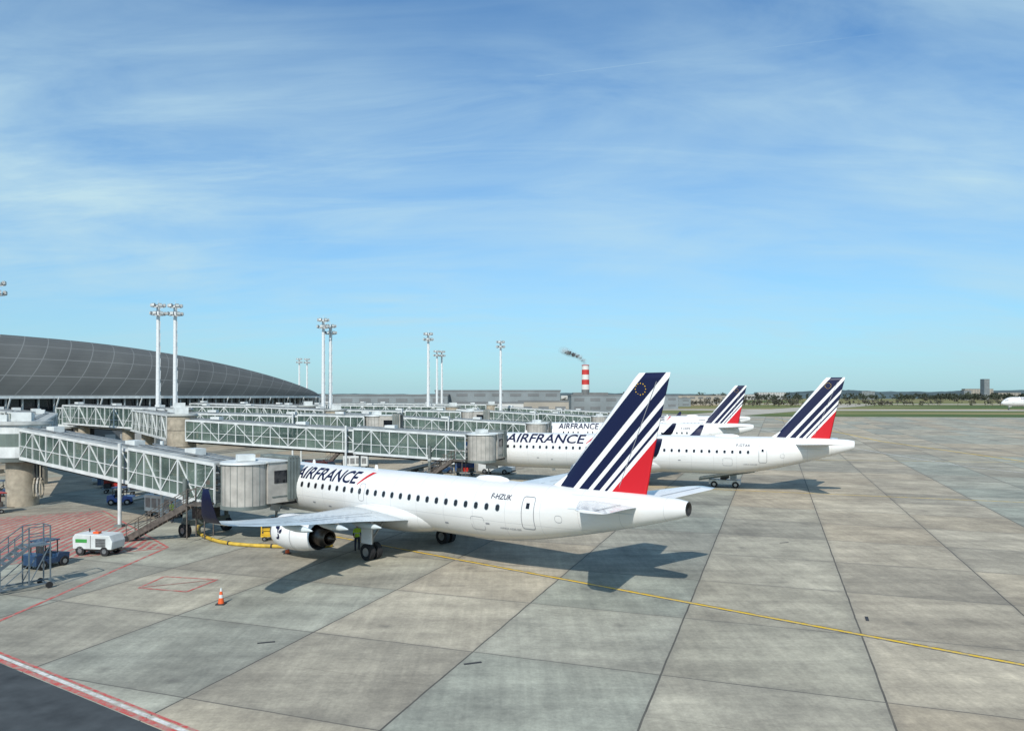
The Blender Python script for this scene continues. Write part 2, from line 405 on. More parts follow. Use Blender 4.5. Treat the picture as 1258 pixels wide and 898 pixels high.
        k=len(full); m.add(o_+i_,[(j,(j+1)%k,k+(j+1)%k,k+j) for j in range(k)],mat)
    for side in(-1,1):
        loop(4.4,5.25,zc-.75,zc+1.12,side); loop(L-9.35,L-8.5,zc-.62,zc+1.2,side)
        m.add([surf(L-9.05+a_,zc+.55+b_,side,.02) for a_,b_ in ((0,0),(.22,0),(.22,.3),(0,.3))],[(0,1,2,3)],'glass_dark')
        loop(g-3.25,g-2.7,zc-.2,zc+.95,side,.03)
        loop(L-13.0,L-12.0,zc-1.0,zc-.2,side,.025)
        loop(L-7.2,L-6.75,zc-.05,zc+.35,side,.02)
        for vx,vz in ((10.5,-.8),(12.2,-.95),(23.5,-.9),(26.8,-.6)): 
            if vx<L-9: m.add([surf(vx+a_,zc+vz+b_,side,.012) for a_,b_ in ((0,0),(.28,0),(.28,.1),(0,.1))],[(0,1,2,3)],'line_grey')
    m.obj('doors',E)
    if livery:
        m=MB()
        for side in(-1,1):
            def put(body,x0,ln,z0,h,mat,bold=.02,shear=0.0):
                vs,fs=text_tris(body,bold,shear,10)
                P=[surf(x0+(u if side<0 else 1-u)*ln,z0+v*h,side,.014) for u,v in vs]
                m.add(P,fs,mat)
            z0=zc+R*.47
            put('AIRFRANCE',text_x,text_len,z0,text_h,'navy',.020,.12)
            put(reg,L-11.6,1.45,zc+R*.50,.28,'navy',.012)
            put('AIRBUS A220-300',L-10.9,1.4,zc-R*.42,.10,'line_grey',.01)
            xs0=text_x+text_len+.12
            for k in range(8):
                t0=k/8;t1=(k+1)/8
                f=lambda t:(xs0+t*1.0*text_h,.10+.30*t)
                a0,w0=f(t0);a1,w1=f(t1)
                m.add([surf(a0,z0+t0*text_h,side,.014),surf(a0+w0,z0+t0*text_h,side,.014),surf(a1+w1,z0+t1*text_h,side,.014),surf(a1,z0+t1*text_h,side,.014)],[(0,1,2,3)],'red_paint')
        m.obj('livery_titles',E,recalc=False)
    def foil(xle,ch,y,z,th,n=9,vert=False,cant=0):
        ps=[]
        for i in range(n+1):
            t=(1-math.cos(math.pi*i/n))/2
            yt=5*th*(.2969*math.sqrt(t)-.126*t-.3516*t*t+.2843*t**3-.1036*t**4)*ch
            ps.append((t,yt))
        ring=[(xle+t*ch,yt) for t,yt in ps]+[(xle+t*ch,-yt*.7) for t,yt in reversed(ps[1:-1])]
        if vert: return [(x,yy,z) for x,yy in [(xle+t*ch,yt) for t,yt in ps]+[(xle+t*ch,-yt) for t,yt in reversed(ps[1:-1])]]
        cn,sn=math.cos(cant),math.sin(cant)
        return [(x,y-q*sn,z+q*cn) for x,q in ring]
    m=MB()
    zr=zc-R*.60
    for sd in(-1,1):
        S=[(1.2,g-5.4,7.0,zr,.12,0),(3.3,g-4.1,5.7,zr+.22,.115,0),(egap,g-2.7,4.3,zr+.5,.11,0),(half*.62,g-.15,3.1,zr+1.05,.10,0),(half*.85,g+1.9,2.2,zr+1.6,.095,0),(half-.5,g+3.15,1.7,zr+1.98,.09,0)]
        wl=[(half,g+3.55,1.5,zr+2.15,.09,30),(half+.35,g+4.0,1.3,zr+2.5,.08,55),(half+.75,g+4.7,.9,zr+3.25,.07,68),(half+.98,g+5.25,.5,zr+3.85,.06,70)]
        rr=[foil(xl,ch,sd*y,z,th,cant=sd*math.radians(ca)) for y,xl,ch,z,th,ca in S+wl]
        ns=len(S)
        nn=len(rr[0])
        m.rings(rr,'wing_grey',matf=lambda k,i:('navy' if k>=ns else ('wing_metal' if (i in (0,1,nn-1)) else 'wing_grey')))
        for yy in (4.4,7.6,10.6):
            t=(yy-egap)/(half-egap); xt=g+1.4+t*2.9; zz=zr+.45+t*1.5 -.25
            m.rev([(-1.6,.02),(-1.2,.13),(-.3,.2),(.5,.16),(1.1,.03)],(xt,sd*yy,zz),'wing_grey',n=10)
        def pt(y,fr):
            for i in range(len(S)-1):
                if y<=S[i+1][0]+1e-6:
                    t=(y-S[i][0])/(S[i+1][0]-S[i][0]); xl=S[i][1]+(S[i+1][1]-S[i][1])*t; ch=S[i][2]+(S[i+1][2]-S[i][2])*t; z=S[i][3]+(S[i+1][3]-S[i][3])*t; th=S[i][4]+(S[i+1][4]-S[i][4])*t
                    yt=5*th*(.2969*math.sqrt(fr)-.126*fr-.3516*fr*fr+.2843*fr**3-.1036*fr**4)*ch
                    return (xl+fr*ch,sd*y,z+yt+.014)
        for (ya,yb,fr) in ((3.4,egap,.72),(egap+.1,half*.7,.72),(half*.72,half*.93,.75),(2.6,half*.93,.16),(2.6,half*.6,.60)):
            for k in range(10):
                y0=ya+(yb-ya)*k/10;y1=ya+(yb-ya)*(k+1)/10
                a_=pt(y0,fr);b_=pt(y1,fr)
                m.add([a_,b_,(b_[0]+.05,b_[1],b_[2]),(a_[0]+.05,a_[1],a_[2])],[(0,1,2,3)],'line_grey')
    m.obj('wings',E)
    for sd in(-1,1):
        m=MB(); C=(g-5.9,sd*egap,zc-R*1.03)
        k=R/1.85*.95
        outer=[(.05,.90),(0,.98),(.06,1.06),(.3,1.14),(.9,1.22),(1.7,1.23),(2.6,1.16),(3.4,1.02),(3.9,.90)]
        m.rev([(x,r*k) for x,r in outer],C,'white_paint',n=36,matk=['steel','steel','steel']+['white_paint']*5)
        m.rev([(.05,.90*k),(.5,.86*k),(1.1,.88*k)],C,'line_grey',n=36)
        m.rev([(1.1,.88*k),(1.12,.3*k)],C,'dark_metal',n=36)
        m.rev([(1.12,.3*k),(.85,.2*k),(.65,.03*k)],C,'dark_metal',n=20,capb=True)
        for i in range(18):
            t=2*math.pi*i/18; c_,s2=math.cos(t),math.sin(t)
            m.beam((C[0]+1.06,C[1]+.28*k*c_,C[2]+.28*k*s2),(C[0]+1.0,C[1]+.86*k*c_,C[2]+.86*k*s2),.02,.2,'steel',up=(1,0,0))
        m.rev([(3.9,.90*k),(3.7,.84*k),(3.5,.60*k)],C,'rubber',n=36)
        m.rev([(3.2,.66*k),(4.2,.62*k),(4.9,.50*k),(4.88,.42*k),(4.5,.36*k)],C,'exhaust',n=28)
        m.rev([(4.4,.30*k),(4.9,.24*k),(5.5,.03*k)],C,'exhaust',n=20,capb=True)
        m.rings([[(C[0]+1.3,C[1]-.04,C[2]+1.1*k),(C[0]+1.3,C[1]+.04,C[2]+1.1*k),(C[0]+1.5,C[1]+.04,C[2]+1.2*k),(C[0]+1.5,C[1]-.04,C[2]+1.2*k)],
                 [(C[0]+3.0,C[1]-.18,C[2]+.9*k),(C[0]+3.0,C[1]+.18,C[2]+.9*k),(C[0]+3.3,C[1]+.18,C[2]+1.5*k),(C[0]+3.3,C[1]-.18,C[2]+1.5*k)],
                 [(C[0]+5.4,C[1]-.14,C[2]+.65*k),(C[0]+5.4,C[1]+.14,C[2]+.65*k),(C[0]+5.8,C[1]+.14,C[2]+1.4*k),(C[0]+5.8,C[1]-.14,C[2]+1.4*k)]],'white_paint',smooth=False)
        for sg in(-1,1):
            def nac(x,an): return (C[0]+x,C[1]+sg*1.24*k*math.cos(an),C[2]+1.24*k*math.sin(an))
            # winged sea-horse crest: body, wing and curled tail as separate patches
            for em in ([(-.05,.36),(.12,.38),(.20,.22),(.10,.12),(.16,-.02),(.04,-.02),(-.02,.14),(-.20,.20),(-.24,.28)],
                       [(.18,.10),(.42,.22),(.46,.08),(.36,-.04),(.20,-.06)],
                       [(.04,-.06),(.16,-.08),(.22,-.26),(.10,-.40),(-.10,-.40),(-.16,-.28),(-.04,-.30),(.06,-.22)]):
                m.add([nac(1.1+a_,.10+b_) for a_,b_ in em],[tuple(range(len(em)))],'navy')
            for q in range(12):
                a0=-1.3+q*.2
                m.add([nac(2.35,a0),nac(2.38,a0),nac(2.38,a0+.2),nac(2.35,a0+.2)],[(0,1,2,3)],'line_grey')
        m.obj('engine',E)
    m=MB()
    for sd in(-1,1):
        y=sd*3.36; 
        m.cyl((g,y,.55),(g,y,zr+.2),.11,.14,'steel',12)
        m.beam((g,y,1.2),(g,y-sd*1.2,zr+.15),.09,.09,'steel')
        m.beam((g-.15,y,.9),(g-1.1,y,zr+.1),.06,.06,'steel')
        m.box((g+.02,y+sd*.42,1.55),(.95,.04,1.0),'white_paint')
        for q in(-.30,.30):
            m.cyl((g,y+q-.17,.52),(g,y+q+.17,.52),.52,.52,'tyre',26)
            m.cyl((g,y+q-.185,.52),(g,y+q+.185,.52),.27,.27,'steel',18)
        m.beam((g,y-.3,.52),(g,y+.3,.52),.12,.12,'steel')
    m.cyl((3.6,0,.4),(3.7,0,zc-R*.8),.08,.11,'steel',12)
    m.beam((3.65,0,1.0),(4.7,0,zc-R*.85),.06,.06,'steel')
    for q in(-.22,.22):
        m.cyl((3.6,q-.11,.37),(3.6,q+.11,.37),.37,.37,'tyre',22); m.cyl((3.6,q-.12,.37),(3.6,q+.12,.37),.19,.19,'steel',14)
    for q in(-.42,.42): m.box((4.1,q,zc-R*.98-.1),(1.3,.03,.55),'white_paint')
    m.obj('landing_gear',E)
    m=MB(); zs=zc+R*.60
    for sd in(-1,1):
        rr=[foil(xl,ch,sd*y,z,.09) for y,xl,ch,z in ((.3,L-6.3,3.7,zs),(2.5,L-4.9,2.8,zs+.2),(5.6,L-3.0,1.75,zs+.45),(6.1,L-2.45,1.2,zs+.5))]
        m.rings(rr,'white_paint')
        m.add([(L-3.2,sd*1.2,zs+.20),(L-3.14,sd*1.2,zs+.20),(L-1.9,sd*5.6,zs+.53),(L-1.96,sd*5.6,zs+.53)],[(0,1,2,3)],'line_grey')
        for k in range(6):
            x0=L-6.4+k*.62; x1=x0+.62
            m.add([surf(x0,zs-.32,sd,.015),surf(x1,zs-.32,sd,.015),surf(x1,zs+.42,sd,.015),surf(x0,zs+.42,sd,.015)],[(0,1,2,3)],'wing_grey')
    m.obj('horizontal_stabiliser',E)
    m=MB(); zb=zc+R*.86
    S=[(-.25,-.5,6.2,.10),(0,0,5.65,.10),(finh*.33,finh*.265,4.35,.095),(finh*.66,finh*.53,3.1,.09),(finh*.95,finh*.76,2.05,.085),(finh,finh*.81,1.80,.06)]
    m.rings([foil(xl,ch,0,z,th,vert=True) for z,xl,ch,th in S],'fin_livery')
    m.obj('vertical_fin',E,loc=(L-8.0,0,zb))
    m=MB()
    for sg in(-1,1):
        for q in range(12):
            t=q/12*6.283; cx=L-8+finh*.755+.05+.30*math.cos(t)+.45; cz=zb+finh*.87+.30*math.sin(t)
            m.add([(cx+.035*math.cos(w*1.2566),sg*.105,cz+.035*math.sin(w*1.2566)) for w in range(5)],[(0,1,2,3,4)],'yellow_paint')
        m.add([(L-8+4.05,sg*.16,zb+.3),(L-8+4.09,sg*.16,zb+.3),(L-8+finh*.8+1.14,sg*.09,zb+finh*.93),(L-8+finh*.8+1.10,sg*.09,zb+finh*.93)],[(0,1,2,3)],'line_grey')
    m.obj('fin_stars',E,recalc=False)
    m=MB()
    m.rings([[(L-10.8,-.02,zc+R*.93),(L-10.8,.02,zc+R*.93),(L-10.8,.01,zc+R*.96),(L-10.8,-.01,zc+R*.96)],
             [(L-8.2,-.22,zc+R*.72),(L-8.2,.22,zc+R*.72),(L-8.2,.05,zc+R*.86+.22),(L-8.2,-.05,zc+R*.86+.22)],
             [(L-7.2,-.28,zc+R*.68),(L-7.2,.28,zc+R*.68),(L-7.2,.10,zc+R*.86+.9),(L-7.2,-.10,zc+R*.86+.9)]],'white_paint')
    m.obj('dorsal_fillet',E)
    return E

H1=math.atan2(-.625,.78)
airliner((8.75,36.9),H1)
t2=math.radians(-20.5); airliner((35.4,77),t2,L=44.5,R=2.07,zc=3.8,gear_x=21.8,half=16.2,reg='F-GTAK',text_x=6.5,text_len=9.7,text_h=1.0,finh=6.6)
airliner((39.2,121),math.radians(-8),L=37.6,R=2.07,zc=3.8,gear_x=18.3,half=16.2,reg='F-HEPB',text_x=6.0,text_len=6.7,text_h=.95,finh=6.4)
airliner((53.0,166),math.radians(-2),L=33.8,R=2.07,zc=3.8,gear_x=16.2,half=16.2,reg='F-GRXL',text_len=6.6,text_h=1.0,finh=6.2)
airliner((436,560),math.radians(-8),L=42,R=2.3,zc=4.2,gear_x=20,half=18,reg='F-GSQA',text_len=8,finh=6.5,scale=1.5)

# ------------------------------------------------------------ ground
def sheet(name,pts,z,mat,parent=None):
    m=MB(); m.add([(x,y,z) for x,y in pts],[tuple(range(len(pts)))],mat)
    o=m.obj(name,parent,recalc=False)
    if o.data.polygons[0].normal.z<0: o.data.flip_normals()
    return o
m=MB(); NG=40
S_=9000
vs=[(-S_+2*S_*i/NG,-2000+ (11000)*j/NG,-.12) for j in range(NG+1) for i in range(NG+1)]
m.add(vs,[(j*(NG+1)+i,j*(NG+1)+i+1,(j+1)*(NG+1)+i+1,(j+1)*(NG+1)+i) for j in range(NG) for i in range(NG)],'grass_field')
m.obj('ground',recalc=False)
sheet('apron_pavement',[(-400,-60),(260,-60),(420,330),(260,360),(130,380),(80,470),(-400,520)],0,'apron_concrete')
m=MB()
def strip(pts,w,z,mat,mb):
    P=[Vector((p[0],p[1],0)) for p in pts]; Lf=[];Rt=[]
    for i,p in enumerate(P):
        d=(P[min(i+1,len(P)-1)]-P[max(i-1,0)]).normalized(); nn=Vector((-d.y,d.x,0))*w/2
        Lf.append((p.x+nn.x,p.y+nn.y,z)); Rt.append((p.x-nn.x,p.y-nn.y,z))
    k=len(P); mb.add(Lf+Rt,[(k+i,k+i+1,i+1,i) for i in range(k-1)],mat)
strip([(-100,610),(900,480)],60,-.06,'taxiway_concrete',m)
strip([(100,395),(420,900)],36,-.056,'taxiway_concrete',m)
strip([(-200,1050),(1800,860)],90,-.052,'taxiway_concrete',m)
strip([(320,330),(560,300),(1200,420)],40,-.05,'taxiway_concrete',m)
m.obj('taxiway',recalc=False)
d_=(Vector((-9.5,22.7))-Vector((-20.5,29.8))).normalized(); nrm=Vector((-d_.y,d_.x)) 
A=Vector((-20.5,29.8))
def al(t,o=0): q=A+d_*t+nrm*o; return (q.x,q.y)
sheet('service_road',[al(-40,-.60),al(60,-.60),(20,-40),(-90,-40),(-80,40)],.004,'asphalt')
m=MB()
strip([al(-40,-.46),al(60,-.46)],.20,.008,'paint_red',m)
strip([al(-40,-.25),al(60,-.25)],.16,.008,'paint_white',m)
strip([al(-40,-.06),al(60,-.06)],.12,.008,'paint_red',m)
Lc=[(8.75+.78*t,36.9-.625*t) for t in range(-37,60,3)]
strip(Lc,.42,.004,'paint_black',m); strip(Lc,.22,.008,'paint_yellow',m)
cv=[(-24.9,60.5),(-24.3,57.6),(-23.2,55.2),(-21.5,52.9),(-19.5,51.2),(-16.9,50.3),(-13.5,50.0)]
def smooth(p,n=5):
    o=[]
    for i in range(len(p)-1):
        p0=p[max(i-1,0)];p1=p[i];p2=p[i+1];p3=p[min(i+2,len(p)-1)]
        for k in range(n):
            t=k/n; o.append(tuple(.5*((2*p1[j])+(-p0[j]+p2[j])*t+(2*p0[j]-5*p1[j]+4*p2[j]-p3[j])*t*t+(-p0[j]+3*p1[j]-3*p2[j]+p3[j])*t**3) for j in(0,1)))
    o.append(p[-1]); return o
strip([(-23.3,50.4),(-23.3,33.0)],.18,.010,'paint_red',m)
strip([(-23.3,50.4),(-36.5,66.5)],.18,.010,'paint_red',m)
strip([(-36.5,66.5),(-48,60)],.18,.010,'paint_red',m)
strip([(-23.3,50.2),(-34,43)],.16,.012,'paint_red',m)
bx=[(-19.9,39.7),(-19.7,42.2),(-16.4,41.5),(-17.0,38.9),(-19.9,39.7)]
for i in range(4): strip([bx[i],bx[i+1]],.14,.006+.003*i,'paint_red',m)
strip([bx[0],bx[2]],.07,.020,'paint_redhatch',m)
def hatch(poly,ang,gap,w,mat,z):
    dx,dy=math.cos(ang),math.sin(ang); nx,ny=-dy,dx
    ds=[p[0]*nx+p[1]*ny for p in poly]; q=min(ds)+gap/2
    while q<max(ds):
        hit=[]
        for i in range(len(poly)):
            a,b=poly[i],poly[(i+1)%len(poly)]; da=a[0]*nx+a[1]*ny-q; db=b[0]*nx+b[1]*ny-q
            if da*db<0:
                t=da/(da-db); hit.append((a[0]+(b[0]-a[0])*t,a[1]+(b[1]-a[1])*t))
        if len(hit)==2: strip(hit,w,z,mat,m)
        q+=gap
hatch([(-23.6,50.3),(-36.6,66.0),(-47.6,59.6),(-34,43.4)],math.radians(100),.55,.30,'paint_redhatch',.004)
strip([(35.4+.937*t,77-.35*t) for t in range(-40,60,4)],.2,.006,'paint_yellow',m)
strip([(39.2+.99*t,121-.139*t) for t in range(-36,90,6)],.22,.006,'paint_yellow',m)
strip([(75,70),(66,110),(68,160),(90,330)],.3,.012,'paint_white',m)
strip([(92,60),(80,110),(84,170),(120,340)],.5,.016,'paint_yellow',m)
m.obj('painted_markings',recalc=False)
E=empty('ground_air_hose'); m=MB()
hp=smooth(cv+[(-12.2,50.6)],5); rr=[]
for i,p in enumerate(hp):
    a=Vector(hp[max(i-1,0)]);b=Vector(hp[min(i+1,len(hp)-1)]); d=(b-a).normalized(); w_=.125+.008*math.sin(i*2.1)
    rr.append([(p[0]-d.y*w_*math.cos(t*.6283),p[1]+d.x*w_*math.cos(t*.6283),.125+w_*math.sin(t*.6283)) for t in range(10)])
m.rings(rr,'hose_yellow'); m.obj('hose',E)
m=MB()
for i in range(2,len(hp)-1,6):
    p=Vector((*hp[i],.13)); q=Vector((*hp[i+1],.13)); m.cyl(p,p+(q-p).normalized()*.10,.15,.15,'rubber',12)
m.obj('hose_rings',E)
m=MB()
for x,y,a in ((-10.2,30.9,.3),(-1.5,28.5,.33),(16.3,34.2,1.2),(19,52,.3)):
    m.box((x,y,.006),(.7,.14,.012),'rubber',a)
m.obj('drain_cover')

# ------------------------------------------------------------ terminal
def terminal():
    E=empty('airport_terminal')
    Ex,Ey=-62,236; ax,ay=-68,-115; ln=math.hypot(ax,ay)
    nx,ny=.861,-.509
    def wid(t): return 27*min(1,(max(t,0)/.55))**.55
    def hh(t): return 12.9*(1-(1-min(1,max(t,0)/.72))**2.0)**.85
    m=MB(); ts=[0.002]+[ (k/44)**1.25*1.9 for k in range(1,45)]; nph=26; rows=[]
    for t in ts:
        cx,cy=Ex+ax*t,Ey+ay*t; w=wid(t);h=hh(t); r=[]
        for i in range(nph+1):
            ph=math.pi*i/nph; r.append((cx+nx*w*math.cos(ph),cy+ny*w*math.cos(ph),10.3+h*math.sin(ph)))
        rows.append(r)
    m.rings(rows,'terminal_roof_metal',closed=False,capa=False,capb=False)
    o=m.obj('roof_shell',E)
    me=o.data; uvl=me.uv_layers.new(name='UVMap')
    for p in me.polygons:
        for li in p.loop_indices:
            vi=me.loops[li].vertex_index; k=vi//(nph+1); i=vi%(nph+1)
            uvl.data[li].uv=(ts[k]*ln+i*1.5, i*1.85)
    m=MB()
    def ed(t,off=0,sg=1):
        w=(wid(t)+off)*sg; return (Ex+ax*t+nx*w,Ey+ay*t+ny*w)
    for sg in(1,-1):
        for k in range(len(ts)-1):
            a=ed(ts[k],.35,sg);b=ed(ts[k+1],.35,sg)
            m.beam((a[0],a[1],10.05),(b[0],b[1],10.05),.6,.5,'bridge_white')
            a=ed(ts[k],-1.2,sg);b=ed(ts[k+1],-1.2,sg)
            m.add([(a[0],a[1],0),(b[0],b[1],0),(b[0],b[1],9.8),(a[0],a[1],9.8)],[(0,1,2,3)],'glass_dark')
            a=ed(ts[k],-.9,sg);b=ed(ts[k+1],-.9,sg)
            for z,hz in ((4.7,.5),(7.3,.15),(2.4,.15),(.3,.6)):
                m.beam((a[0],a[1],z),(b[0],b[1],z),.3,hz,'bld_white' if hz>.2 else 'lamp_head')
        for k in range(90):
            t=.01+k*.021; a=ed(t,-.7,sg); 
            m.beam((a[0],a[1],0),(a[0],a[1],9.9),.22,.22,'bridge_white')
            if k%3==0:
                b=ed(t,1.0,sg); m.beam((a[0],a[1],6.8),(b[0],b[1],10.0),.2,.2,'bridge_white')
    m.obj('facade',E)
    m=MB()
    for t,w_,h_ in ((.45,16,4.2),(.62,18,4.6),(.80,22,4.4),(1.0,20,4.3)):
        p=ed(t,5.5); m.box((p[0],p[1],h_/2),(w_,7,h_),'bld_dark',math.atan2(ay,ax)); m.box((p[0],p[1],h_+.2),(w_+.6,7.6,.4),'bridge_white',math.atan2(ay,ax))
        for j in range(5): 
            q=(j-2)*w_/6; m.box((p[0]+ax/ln*q+nx*3.53,p[1]+ay/ln*q+ny*3.53,1.7),(2.0,.1,2.6),'bld_white',math.atan2(ay,ax))
    m.obj('ground_floor_annex',E)
terminal()

# ------------------------------------------------------------ jet bridges
def slab(m,a,b,w,z0,z1,mat):
    a=Vector(a);b=Vector(b);d=Vector((b.x-a.x,b.y-a.y,0)).normalized(); s=Vector((-d.y,d.x,0))*w/2; vs=[]
    for p in(a,b):
        for q,z in((-s,z0),(s,z0),(s,z1),(-s,z1)): vs.append(p+q+Vector((0,0,z)))
    m.add(vs,[(3,2,1,0),(4,5,6,7),(0,1,5,4),(1,2,6,5),(2,3,7,6),(3,0,4,7)],mat)
def tunnel(m,a,b,w=2.7,h=2.7,bay=2.4,bw=.11):
    a=Vector(a);b=Vector(b); d=Vector((b.x-a.x,b.y-a.y,0)); Ln=d.length; d.normalize(); s=Vector((-d.y,d.x,0))
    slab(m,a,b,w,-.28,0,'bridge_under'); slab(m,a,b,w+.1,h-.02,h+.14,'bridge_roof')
    n=max(2,round(Ln/bay)); Z=Vector((0,0,1))
    for sg in(-1,1):
        o=s*sg*w/2
        q=[a+o*.97+Z*.02,b+o*.97+Z*.02,b+o*.97+Z*(h-.04),a+o*.97+Z*(h-.04)]
        m.add(q,[(0,1,2,3)],'bridge_glass')
        m.beam(a+o+Z*-.1,b+o+Z*-.1,bw*1.1,.28,'bridge_white'); m.beam(a+o+Z*(h+.02),b+o+Z*(h+.02),bw*1.1,.22,'bridge_white')
        m.beam(a+o+Z*1.0,b+o+Z*1.0,.06,.06,'bridge_white')
        m.beam(a+o*.6+Z*1.0,b+o*.6+Z*1.0,.05,.08,'steel')
        for k in range(n+1):
            p=a.lerp(b,k/n)+o; m.beam(p,p+Z*h,bw,bw,'bridge_white',up=tuple(d))
            if k<n:
                p2=a.lerp(b,(k+1)/n)+o
                if k%2==0: m.beam(p+Z*.05,p2+Z*(h-.05),bw*.7,bw*.7,'bridge_white')
                else: m.beam(p+Z*(h-.05),p2+Z*.05,bw*.7,bw*.7,'bridge_white')
        for k in range(n):
            p=a.lerp(b,(k+.5)/n)+o*.985; m.beam(p,p+Z*h,.04,.04,'bridge_white',up=tuple(d))
    for q in(-.55,.6): m.beam(a+s*q+Z*(h+.28),b+s*q+Z*(h+.28),.1,.1,'steel')
    for q in(-.8,.2,.7): m.beam(a+s*q-Z*.42,b+s*q-Z*.42,.10,.12,'rubber')
    for k in range(int(Ln/6)):
        if k%2==0:
            p=a.lerp(b,(k+.6)/max(1,int(Ln/6))); m.box((p.x,p.y,p.z+h+.4),(1.3,.9,.5),'bridge_white',math.atan2(d.y,d.x))
def rotunda(m,p,z,h=2.9,r=2.3,pr=1.35,core=False):
    if core:
        m.cyl((p[0],p[1],0),(p[0],p[1],z+h+.1),1.75,1.75,'concrete_pillar',32)
        m.cyl((p[0],p[1],z+h+.1),(p[0],p[1],z+h+.35),1.95,1.9,'bridge_roof',32)
        for k in range(3): m.cyl((p[0],p[1],1.6+k*2.1),(p[0],p[1],1.66+k*2.1),1.765,1.765,'dark_metal',32,caps=False)
        m.box((p[0],p[1],z+h+.75),(1.6,1.2,.8),'bridge_white',.4)
        return
    m.cyl((p[0],p[1],0),(p[0],p[1],z-.5),pr,pr,'concrete_pillar',28)
    m.cyl((p[0],p[1],z-.5),(p[0],p[1],z-.1),r*.95,r,'bridge_under',28)
    m.cyl((p[0],p[1],z-.1),(p[0],p[1],z+h),r,r,'bridge_white',20,smooth=False)
    m.cyl((p[0],p[1],z+.9),(p[0],p[1],z+2.1),r+.02,r+.02,'bridge_glass',20,smooth=False,caps=False)
    m.cyl((p[0],p[1],z+h),(p[0],p[1],z+h+.3),r+.25,r+.15,'bridge_roof',28)
    m.box((p[0],p[1],z+h+.7),(1.6,1.2,.8),'bridge_white',.4); m.box((p[0]-1.2,p[1]-1.0,z+h+.6),(.8,.8,.6),'bridge_white',.4)
    for k in range(3):
        cx=p[0]+pr+.15+k*.3; cy=p[1]-.5
        for i in range(14):
            t0=6.283*i/14;t1=6.283*(i+1)/14; rx=.5;rz=.9
            m.beam((cx+rx*math.cos(t0)*.3,cy-rx*math.cos(t0),1.7+rz*math.sin(t0)),(cx+rx*math.cos(t1)*.3,cy-rx*math.cos(t1),1.7+rz*math.sin(t1)),.12,.12,'concrete_pillar' if k!=1 else 'drum_beige')
        m.cyl((cx,cy,2.4),(cx,cy,z-.5),.07,.07,'rubber',8)
def jet_bridge(Rp,Rz,Dp,Dz,door,fixed=None,fz=5.2,core=False,sl=4.2,sdir=None):
    E=empty('jet_bridge')
    m=MB(); rotunda(m,Rp,Rz,core=core); m.obj('rotunda',E)
    m=MB()
    a=Vector((*Rp,Rz));b=Vector((*Dp,Dz)); d=(b-a); dh=Vector((d.x,d.y,0)).normalized()
    mid=a.lerp(b,.62)
    a2=a+dh*(1.6 if core else 2.2); e2=b-dh*1.5
    tunnel(m,a2,mid+ (b-a).normalized()*1.0,2.5,2.4)
    off=Vector((0,0,-.12))
    tunnel(m,mid+off,e2+off,2.9,2.72,2.2)
    m.obj('tunnel',E)
    m=MB()
    z=Dz-.2
    m.cyl((b.x,b.y,z),(b.x,b.y,z+2.9),1.62,1.62,'drum_beige',40,smooth=False)
    for k in range(20):
        t=6.283*k/20; m.beam((b.x+1.63*math.cos(t),b.y+1.63*math.sin(t),z),(b.x+1.63*math.cos(t),b.y+1.63*math.sin(t),z+2.9),.03,.03,'bridge_under')
    m.cyl((b.x,b.y,z+2.9),(b.x,b.y,z+3.05),1.75,1.7,'bridge_white',30)
    m.cyl((b.x,b.y,z-.25),(b.x,b.y,z),1.7,1.7,'bridge_under',30)
    m.box((b.x,b.y,z+3.3),(1.2,.9,.45),'bridge_white',.5)
    dr=Vector((*door,0))-Vector((b.x,b.y,0)); dl=dr.length; dr.normalize(); sd=Vector((-dr.y,dr.x,0)); ang=math.atan2(dr.y,dr.x)
    c=Vector((b.x,b.y,0))+dr*(dl*.5+.25)
    ln=max(dl-1.0,1)
    m.box((c.x,c.y,z+1.5),(ln,3.3,2.9),'drum_beige',ang)
    m.box((c.x,c.y,z+3.02),(ln+.2,3.5,.12),'bridge_white',ang)
    for sg in(-1,1):
        w_=c+sd*sg*1.66; m.box((w_.x,w_.y,z+1.9),(ln*.55,.04,.9),'glass_dark',ang)
        w_=c+sd*sg*1.67+dr*.1; m.box((w_.x,w_.y,z+.5),(ln*.8,.04,.08),'bridge_under',ang)
    for sg in(-.6,.9):
        w_=c-dr*(ln/2+.03)+sd*sg; 
        m.box((w_.x,w_.y,z+1.8),(.04,.8,1.0),'glass_dark',ang)
    nb=8
    for k in range(nb):
        q=Vector((b.x,b.y,0))+dr*(dl-.80+k*.13); k2=.0 if k%2 else .09; mt='drum_beige' if k%2 else 'bridge_under'
        for sg in(-1,1):
            m.beam((q+sd*sg*(1.65+k2)+Vector((0,0,z+.2))),(q+sd*sg*(1.65+k2)+Vector((0,0,z+3.15))),.12,.2,mt,up=tuple(dr))
        m.beam((q+sd*(1.7+k2)+Vector((0,0,z+3.15+k2))),(q-sd*(1.7+k2)+Vector((0,0,z+3.15+k2))),.12,.16,mt)
    q=Vector((b.x,b.y,0))+dr*(dl-.4); m.box((q.x,q.y,z-.08),(1.4,3.0,.16),'rubber',ang)
    m.obj('drum_cab',E)
    m=MB(); p=a.lerp(b,.86); s=Vector((-dh.y,dh.x,0))
    zt=p.z-.4
    for sg in(-1,1):
        q=p+s*sg*1.75; m.cyl((q.x,q.y,.8),(q.x,q.y,zt+1.6),.16,.16,'bridge_under',12)
        m.cyl((q.x-s.x*.2,q.y-s.y*.2,.5),(q.x+s.x*.2,q.y+s.y*.2,.5),.5,.5,'tyre',22)
        m.cyl((q.x-s.x*.22,q.y-s.y*.22,.5),(q.x+s.x*.22,q.y+s.y*.22,.5),.22,.22,'steel',14)
